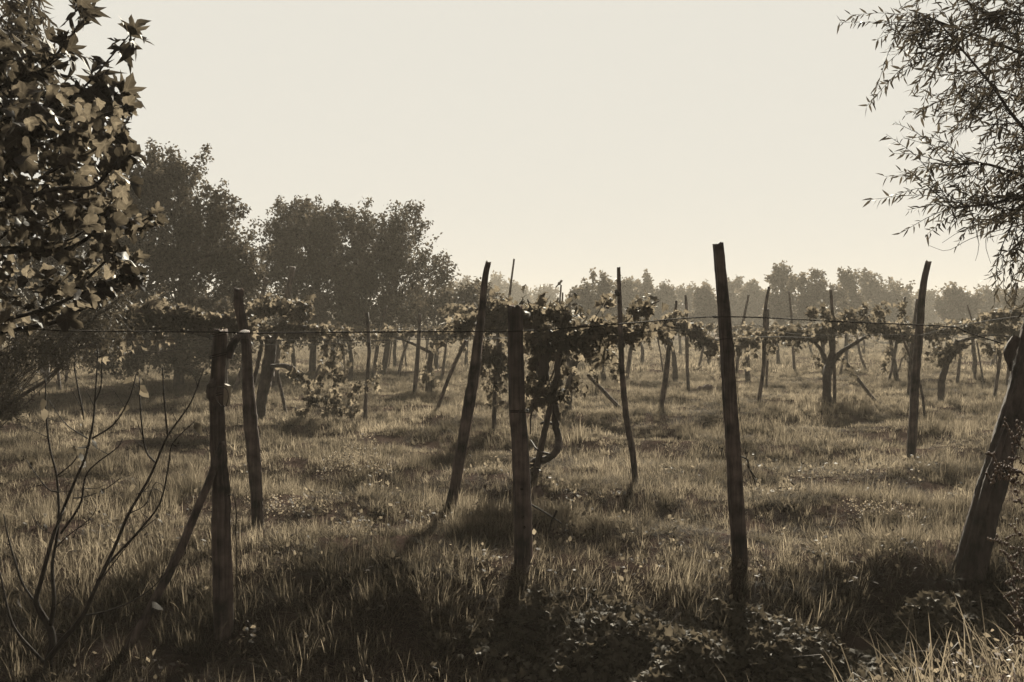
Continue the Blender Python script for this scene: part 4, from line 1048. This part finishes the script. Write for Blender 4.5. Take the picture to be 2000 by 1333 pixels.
for px, py in tips:
    e = P(px, py, dW + r0.normal(-.1, .3))
    dist = np.linalg.norm((nodes - e) * np.array([1, .3, 1]), axis=1) + 2.0 * np.maximum(e[0] - nodes[:, 0] + .25, 0)
    a = nodes[r0.choice(np.argsort(dist)[:12])]
    willow_twig(twacc, a, e, .05, r0, pos, ax, .019, .3)
for k in range(520):
    a = nodes[r0.integers(0, len(nodes))]
    px = CX + a[0] / a[1] * F
    ln = r0.uniform(.22, .62)
    dr = unit(np.array([-.75 + r0.normal(0, .45), r0.normal(0, .45), -.32 + r0.normal(0, .36)]))
    e = a + dr * ln
    ex, ey = CX + e[0] / e[1] * F, HZ - (e[2] - H) / e[1] * F
    lim = np.interp(ey, [-80, 0, 60, 130, 200, 260, 330, 380, 420, 460], [1660, 1690, 1730, 1770, 1780, 1765, 1760, 1790, 1830, 1900])
    if ex < lim or ey > 470: continue
    willow_twig(twacc, a, e, .04 * r0.normal(), r0, pos, ax, .021, .08)
# the low hanging curtain at the right edge
for k in range(26):
    px = r0.uniform(1945, 2060); a = P(px + r0.uniform(0, 40), r0.uniform(400, 500), dW + r0.normal(-.1, .25))
    ex, ey = px + r0.uniform(-38, 10), r0.uniform(500, 625)
    willow_twig(twacc, a, P(max(ex, 1922), ey, a[1] + r0.normal(0, .05)), .0, r0, pos, ax, .028, .1)
twacc.build('twig', M['twig'], wil, wb)['kind'] = 'stuff'
# bare whips below the crown
for pth in ([(1990, 440), (1900, 465), (1850, 490), (1815, 480)], [(1960, 420), (1880, 450), (1840, 475)], [(1905, 445), (1912, 480), (1905, 510)], [(1930, 440), (1925, 480), (1935, 515)]):
    acc = Acc(); tube(acc, [P(px, py, dW - .1) for px, py in pth], [.003, .0012], 4, .05); acc.build('bare_whip', M['twig'], wil, wb)
pos, ax = np.array(pos), np.array(ax)
ax = unit(ax + r0.normal(0, .22, ax.shape))
leaves(wil, wb, LANCE, M['willow'], pos, frames(ax, unit(r0.normal(0, 1, pos.shape) + np.array([0, -.3, .3]))), r0.uniform(.045, .088, len(pos)), 300)

lb_ = np.array([-4.6, 8.2, float(ground(-4.6, 8.2))])
wl = thing('willow_tree', 'narrow-leaved tree in the top left corner behind the broad leaves', 'tree', lb_)
limb('trunk', wl, lb_, [lb_ - np.array([0, 0, .2]), lb_ + np.array([.0, 0, 2]), lb_ + np.array([.2, 0, 4]), lb_ + np.array([.4, 0, 5.4])], [.11, .09, .06, .02], 'bark', 9, 12)
r0 = np.random.default_rng(43); pos, ax = [], []; twacc = Acc(); dL = 7.6
for k in range(130):
    sx, sy = r0.uniform(-160, 75), r0.uniform(-60, 130)
    a = P(sx, sy, dL + r0.normal(0, .4)); e = a + np.array([r0.uniform(.05, .22), r0.normal(0, .1), -r0.uniform(.15, .42)])
    if CX + e[0] / e[1] * F > 110: continue
    willow_twig(twacc, a, e, .04, r0, pos, ax, .03, .0)
twacc.build('twig', M['twig'], wl, lb_)['kind'] = 'stuff'
for k, b in enumerate([[(-150, 300), (-30, 160), (30, 60), (70, -40)], [(-150, 200), (0, 90), (60, 30), (90, 40)], [(0, 200), (60, 110), (100, 70)], [(-150, 60), (0, 0), (60, 20)]]):
    limb('branch', wl, lb_, [P(px, py, dL) for px, py in b], [.015, .008, .003], 'twig', k, 6)
pos, ax = np.array(pos), np.array(ax)
leaves(wl, lb_, LANCE, M['willow'], pos, frames(unit(ax + r0.normal(0, .25, ax.shape)), unit(r0.normal(0, 1, pos.shape))), r0.uniform(.08, .15, len(pos)), 150)

# ------------------------------------------------------------------ bare sapling, lower left
S = .475
def sp(x, y, d): return P(x * S, 700 + y * S, d)
base = G(95, 1316)
dd = base[1]
sap = thing('sapling', 'nearly bare young tree with a few dry leaves at lower left', 'sapling', base)
r0 = np.random.default_rng(51)
stems = [
    ([(192, 1345), (200, 1240), (215, 1185), (205, 1110), (150, 1010), (165, 930), (215, 745), (250, 650), (310, 500), (350, 410), (380, 280), (390, 180), (398, 60), (402, -40)], [17, 15, 13, 9, 7, 6, 5, 4, 3, 2]),
    ([(205, 1110), (222, 1000), (215, 850), (240, 690), (235, 500), (205, 370), (190, 230), (187, 80)], [9, 8, 6, 5, 4, 3, 2]),
    ([(200, 1240), (250, 1170), (340, 1060), (400, 930), (470, 780), (530, 640), (620, 480), (690, 320), (780, 190), (840, 40)], [11, 10, 8, 7, 6, 5, 4, 3, 2]),
    ([(690, 320), (675, 170), (668, 30)], [4, 3, 2]), ([(640, 430), (600, 380), (580, 240), (573, 80)], [4, 3, 2]),
    ([(440, 850), (580, 700), (660, 590), (695, 430), (710, 350), (800, 260)], [5, 4, 3, 2]), ([(340, 1060), (440, 1040), (560, 990), (650, 920), (680, 850)], [4, 3, 2]),
    ([(400, 930), (550, 740), (640, 660)], [3, 2, 1.5]), ([(380, 330), (470, 270), (530, 170), (560, 70)], [4, 3, 2]), ([(360, 330), (270, 270), (200, 170)], [3, 2, 1.5]),
    ([(345, 250), (340, 220), (310, 60), (310, -20)], [4, 3, 2]), ([(180, 1250), (80, 1140), (40, 1060), (0, 880)], [7, 5, 3]), ([(150, 1010), (95, 930), (60, 830), (30, 720), (15, 640)], [5, 4, 2]),
    ([(240, 550), (200, 540), (150, 480), (110, 420)], [3, 2, 1.5]), ([(230, 780), (280, 730), (370, 660), (400, 610)], [3, 2, 1.5]), ([(250, 720), (330, 600), (360, 470), (480, 370), (505, 330)], [5, 4, 2]),
    ([(240, 480), (300, 430), (330, 380)], [3, 2]), ([(300, 575), (350, 570), (430, 540), (500, 490)], [3, 2, 1.5]), ([(390, 180), (415, 120), (420, 0)], [3, 2.5, 2]), ([(530, 640), (600, 600), (640, 510), (690, 545)], [2, 2, 1]), ([(210, 720), (170, 700), (130, 640)], [2, 1.5, 1]), ([(300, 740), (325, 680), (318, 620)], [2, 1.5]), ([(560, 560), (600, 540), (625, 500)], [2, 1.5]), ([(225, 1020), (300, 960), (330, 900)], [2, 1.5])]
for k, (pth, wd) in enumerate(stems):
    d0 = dd + (r0.normal(0, .12) if k > 2 else [0, .03, -.06][k])
    pts = [sp(x_, y_, d0 + .03 * r0.normal()) for x_, y_ in pth]
    acc = Acc(); tube(acc, pts, [q * d0 / F * .5 for q in wd], 7, .03, .08, 0, k)
    # buds and short spurs
    c, u = resample(pts, .06)
    for i in range(2, len(c) - 1):
        if k < 16 and r0.random() < .2:
            e = c[i] + unit(r0.normal(0, 1, 3) * np.array([1, .5, .6]) + np.array([0, 0, .7])) * r0.uniform(.08, .22)
            tube(acc, [c[i], (c[i] + e) / 2 + r0.normal(0, .01, 3), e], [.0026, .0010], 4, .03)
        if r0.random() < .55:
            e = c[i] + unit(r0.normal(0, 1, 3) + np.array([0, 0, .6])) * r0.uniform(.008, .022)
            tube(acc, [c[i], e], [.0022, .0012], 4, .01)
    acc.build('trunk' if k == 0 else 'branch', M['twig'], sap, base)
lv = [(175, 165), (165, 195), (180, 205), (335, 240), (330, 262), (525, 200), (528, 190), (320, 425), (330, 385), (338, 372), (375, 350), (378, 335), (800, 262), (795, 270), (577, 125), (575, 110), (318, 440), (345, 215), (395, 280)]
pale = [(120, 400), (130, 425), (545, 75), (530, 110), (320, 358), (330, 405), (390, 510), (570, 530), (545, 515), (375, 292), (20, 630), (12, 720), (75, 985), (330, 575), (430, 535), (565, 690), (180, 680), (210, 65), (625, 1000)]
for grp, m in ((lv, 'dry'), (pale, 'vine')):
    p = np.array([sp(x_, y_, dd + r0.normal(0, .03)) for x_, y_ in grp]); n = len(p)
    leaf_objects('leaf', [lance(.35, .32), lance(-.3, .26)], M[m], sap, base, p, frames(unit(r0.normal(0, .5, (n, 3)) + np.array([0, 0, -.8])), unit(r0.normal(0, 1, (n, 3)))), r0.uniform(.045, .085, n))

# ------------------------------------------------------------------ ground cover on the ditch bank
r0 = np.random.default_rng(61)
N = 46000
x = r0.uniform(-1.2, 5.6, N); y = r0.uniform(4.4, 7.0, N)
keep = (r0.random(N) < sstep(-.6, .7, x + .35 * np.sin(3 * y))) & (y < 6.62 + .14 * np.sin(2.3 * x) + .1 * np.sin(5.1 * x))
x, y = x[keep], y[keep]; n = len(x)
mound = .5 + .5 * np.sin(5.2 * x + 1.5 * np.sin(3.7 * y)) * np.sin(6.1 * y + 1.1 * np.sin(4.3 * x))
hh = (.03 + .17 * mound) * r0.random(n) ** .4
pos = np.stack([x, y, ground(x, y) + hh], 1)
la = unit(r0.normal(0, .7, (n, 3)) + np.array([0, -.55, -.25])); nm = unit(r0.normal(0, .35, (n, 3)) + np.array([0, -.3, .9]))
acc = Acc()
for k, (tv, tf) in enumerate(VINE):
    scatter(acc, tv, tf, pos[k::3], frames(la[k::3], nm[k::3]), r0.uniform(.026, .072, len(pos[k::3])))
tag(acc.build('ground_cover', M['cover'], None, (2, 6.2, 0)), 'dense dark leafy creeper covering the shady ditch bank', 'ground cover', kind='stuff')

# ------------------------------------------------------------------ low broad-leaved weeds in the near grass
r0 = np.random.default_rng(65)
acc = Acc()
spots = np.stack([r0.uniform(-4.6, 5.2, 150), 5.6 + 6.5 * r0.random(150) ** 1.3], 1)
spots = np.vstack([spots, [[G(px, py)[0], G(px, py)[1]] for px, py in ((700, 1030), (760, 1010), (820, 1015), (660, 1040), (860, 1030), (300, 1080), (220, 1040), (160, 1090), (560, 1070), (600, 1100))]])
for sx, sy in spots:
    if sx > 0 and sy < 6.8: continue
    n = r0.integers(25, 70); rad = r0.uniform(.08, .22)
    ox, oy = sx + r0.normal(0, rad, n), sy + r0.normal(0, rad, n)
    p = np.stack([ox, oy, ground(ox, oy) + r0.uniform(.03, .2, n) * np.exp(-((ox - sx) ** 2 + (oy - sy) ** 2) / rad ** 2)], 1)
    tv, tf = OVAL[int(r0.integers(2))]
    scatter(acc, tv, tf, p, frames(unit(r0.normal(0, .8, (n, 3)) + np.array([0, 0, .1])), unit(r0.normal(0, .5, (n, 3)) + np.array([0, 0, .8]))), r0.uniform(.02, .055, n))
tag(acc.build('meadow_weeds', M['vine'], None, (0, 8, 0)), 'low broad-leaved weeds scattered through the near grass', 'weeds', kind='stuff')

def feather_weed(label, px, py, hpx, n, seed):
    r0 = np.random.default_rng(seed)
    b = G(px, py); d = b[1]
    root = thing('feathery_weed', label, 'weed', b, 'pale feathery weeds in the field')
    for k in range(n):
        o = b + np.array([r0.normal(0, .16), r0.normal(0, .12), 0]); o[2] = float(ground(o[0], o[1]))
        hgt = hpx * d / F * r0.uniform(.5, 1.05); top = o + np.array([r0.normal(0, .08), r0.normal(0, .05), hgt])
        acc = Acc(); tube(acc, [o, (o + top) / 2 + r0.normal(0, .02, 3), top], [.003, .0012], 4, .08)
        m_ = 46; t = r0.uniform(.25, 1, m_)[:, None]
        p = o + (top - o) * t + r0.normal(0, 1, (m_, 3)) * .05 * (1.15 - t)
        scatter(acc, *DIAMOND, p, frames(unit(r0.normal(0, 1, (m_, 3)) + np.array([0, 0, .4])), unit(r0.normal(0, 1, (m_, 3)))), r0.uniform(.012, .03, m_))
        acc.build('stem', M['mug'], root, b)
feather_weed('pale feathery weed clump left of the stout leaning post', 690, 935, 85, 16, 1)
feather_weed('smaller feathery weed clump beside the crooked neck post', 560, 1010, 50, 9, 2)
feather_weed('feathery weed tuft below the tall bent post on the right', 1690, 1010, 40, 9, 3)
feather_weed('hazy feathery weeds under the right vine prop', 1715, 745, 55, 12, 4)

# ------------------------------------------------------------------ tall grass on the near bank, bottom right
acc = Acc(); r0 = np.random.default_rng(71)
def blade(acc, b, az, hgt, lean, w, kink=0.):
    d = np.array([math.cos(az), math.sin(az), 0]); sd = np.array([-d[1], d[0], 0]); sd = unit(sd * .7 + np.array([.7, 0, 0]))
    t = np.linspace(0, 1, 7)
    c = b + np.outer(t ** 1.4 * lean, d) + np.outer(hgt * (t - .12 * t ** 3), [0, 0, 1])
    if kink:
        i = 4; dirk = unit(d * 1.0 + np.array([0, 0, -.15 + .4 * r0.normal()]))
        for j in range(i + 1, 7): c[j] = c[i] + dirk * kink * (j - i) / 2
    ww = w * (1 - t ** 2 * .93)
    V = np.empty((14, 3)); V[0::2] = c - ww[:, None] * sd; V[1::2] = c + ww[:, None] * sd
    f = []
    for i in range(6): f += [[2 * i, 2 * i + 1, 2 * i + 3], [2 * i, 2 * i + 3, 2 * i + 2]]
    acc.add(V, f, r0.random())
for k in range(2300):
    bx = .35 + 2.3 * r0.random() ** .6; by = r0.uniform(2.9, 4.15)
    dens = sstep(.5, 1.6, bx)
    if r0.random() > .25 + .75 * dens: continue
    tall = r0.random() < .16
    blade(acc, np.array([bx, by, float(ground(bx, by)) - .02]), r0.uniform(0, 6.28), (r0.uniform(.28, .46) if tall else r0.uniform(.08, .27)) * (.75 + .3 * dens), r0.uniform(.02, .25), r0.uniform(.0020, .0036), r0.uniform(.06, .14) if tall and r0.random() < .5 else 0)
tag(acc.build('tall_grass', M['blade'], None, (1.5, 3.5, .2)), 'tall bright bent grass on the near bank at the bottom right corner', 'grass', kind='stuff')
acc = Acc()
for k in range(2400):
    bx = .5 + 2.2 * r0.random() ** .6; by = r0.uniform(2.8, 4.1)
    c = np.array([bx, by, float(ground(bx, by)) + r0.uniform(0, .16) * sstep(.5, 1.5, bx)])
    tv, tf = OVAL[k % 2]
    scatter(acc, tv, tf, c[None], frames(unit(r0.normal(0, 1, (1, 3))), unit(r0.normal(0, .6, (1, 3)) + np.array([0, 0, .6]))), [r0.uniform(.012, .035)])
tag(acc.build('bank_weeds', M['mug'], None, (1.5, 3.5, .2)), 'fine pale weeds matted among the tall grass at bottom right', 'weeds', kind='stuff')

# ------------------------------------------------------------------ seeding weeds at the right edge
def weed(label, bx, by, sprigs, seed):
    r0 = np.random.default_rng(seed)
    b = np.array([bx, by, float(ground(bx, by))])
    root = thing('mugwort', label, 'weed', b, 'pale seeding weeds at the right edge')
    top = max(P(*s[0])[2] for s in sprigs)
    limb('stem', root, b, [b - np.array([0, 0, .05]), b + np.array([.02, 0, .3]), np.array([bx + .01, by, top + .1])], [.006, .005, .003], 'mug', seed, 6)
    for k, s in enumerate(sprigs):
        pts = [P(*q) for q in s]
        c, u = resample(pts, .012)
        acc = Acc(); tube(acc, pts, [.0022, .001], 4, .03)
        for i in range(2, len(c)):
            for j in range(2):
                o = c[i] + r0.normal(0, .0045, 3)
                sz = r0.uniform(.0032, .0066)
                V = np.array([[1, 0, 0], [-1, 0, 0], [0, 1, 0], [0, -1, 0], [0, 0, 1.3], [0, 0, -1.3]]) * sz + o
                acc.add(V, [[0, 2, 4], [2, 1, 4], [1, 3, 4], [3, 0, 4], [2, 0, 5], [1, 2, 5], [3, 1, 5], [0, 3, 5]], r0.random())
            if i % 5 == 2:
                e = c[i] + unit(np.array([-.6, r0.normal(0, .4), r0.normal(0, .8)])) * r0.uniform(.02, .05)
                tube(acc, [c[i], e], [.0014, .0008], 4, .02)
                for t in np.linspace(.3, 1, 5):
                    o = c[i] + (e - c[i]) * t + r0.normal(0, .002, 3); sz = r0.uniform(.0035, .0065)
                    V = np.array([[1, 0, 0], [-1, 0, 0], [0, 1, 0], [0, -1, 0], [0, 0, 1.3], [0, 0, -1.3]]) * sz + o
                    acc.add(V, [[0, 2, 4], [2, 1, 4], [1, 3, 4], [3, 0, 4], [2, 0, 5], [1, 2, 5], [3, 1, 5], [0, 3, 5]], r0.random())
        acc.build('sprig', M['mug'], root, b)
D1 = 3.3
weed('pale seeding weed with many sprigs crossing the leaning trunk at the right edge', 1.77, D1,
     [[(2035, 900, D1), (2000, 880, D1), (1965, 835, D1)], [(2035, 935, D1), (1995, 925, D1), (1960, 905, D1)], [(2035, 960, D1), (1990, 945, D1), (1958, 925, D1), (1940, 885, D1)], [(2035, 945, D1), (1985, 920, D1), (1950, 915, D1), (1940, 945, D1)], [(2035, 880, D1), (2000, 850, D1), (1985, 825, D1)],
      [(2035, 920, D1), (1990, 900, D1), (1975, 870, D1)], [(2038, 1050, D1), (2000, 1048, D1), (1977, 1030, D1)], [(2038, 1000, D1), (1998, 985, D1), (1985, 960, D1)]], 81)
D2 = 3.1
weed('lower pale seeding weed with arched sprigs above the bright grass at the right edge', 1.66, D2,
     [[(2038, 1110, D2), (1995, 1075, D2), (1965, 1065, D2), (1948, 1050, D2)], [(2038, 1130, D2), (2000, 1120, D2), (1985, 1115, D2), (1967, 1085, D2)], [(2038, 1135, D2), (2010, 1130, D2), (1975, 1134, D2), (1990, 1160, D2)], [(2038, 1180, D2), (2005, 1165, D2), (1985, 1155, D2)],
      [(2035, 1210, D2), (2000, 1200, D2), (1985, 1230, D2)], [(2035, 1230, D2), (2000, 1215, D2), (1990, 1260, D2)], [(2030, 1260, D2), (1995, 1225, D2), (1980, 1185, D2)], [(2030, 1270, D2), (2000, 1240, D2), (1995, 1190, D2)]], 82)

# ------------------------------------------------------------------ haze
hv_ = np.array([(a, b, c) for a in (-430, 430) for b in (-40, 580) for c in (-2.6, 14.)])
hm, n, out = mat('morning_haze')
pv = n.nodes.new('ShaderNodeVolumePrincipled')
pv.inputs['Color'].default_value = (.56, .515, .45, 1)
pv.inputs['Density'].default_value = .0016
pv.inputs['Anisotropy'].default_value = .1
n.links.new(pv.outputs[0], out.inputs['Volume'])
ho = obj('haze', mesh('haze', hv_, [list(k) for k in fq], hm))
tag(ho, 'thin pale morning haze filling the air over the field', 'haze', kind='stuff')
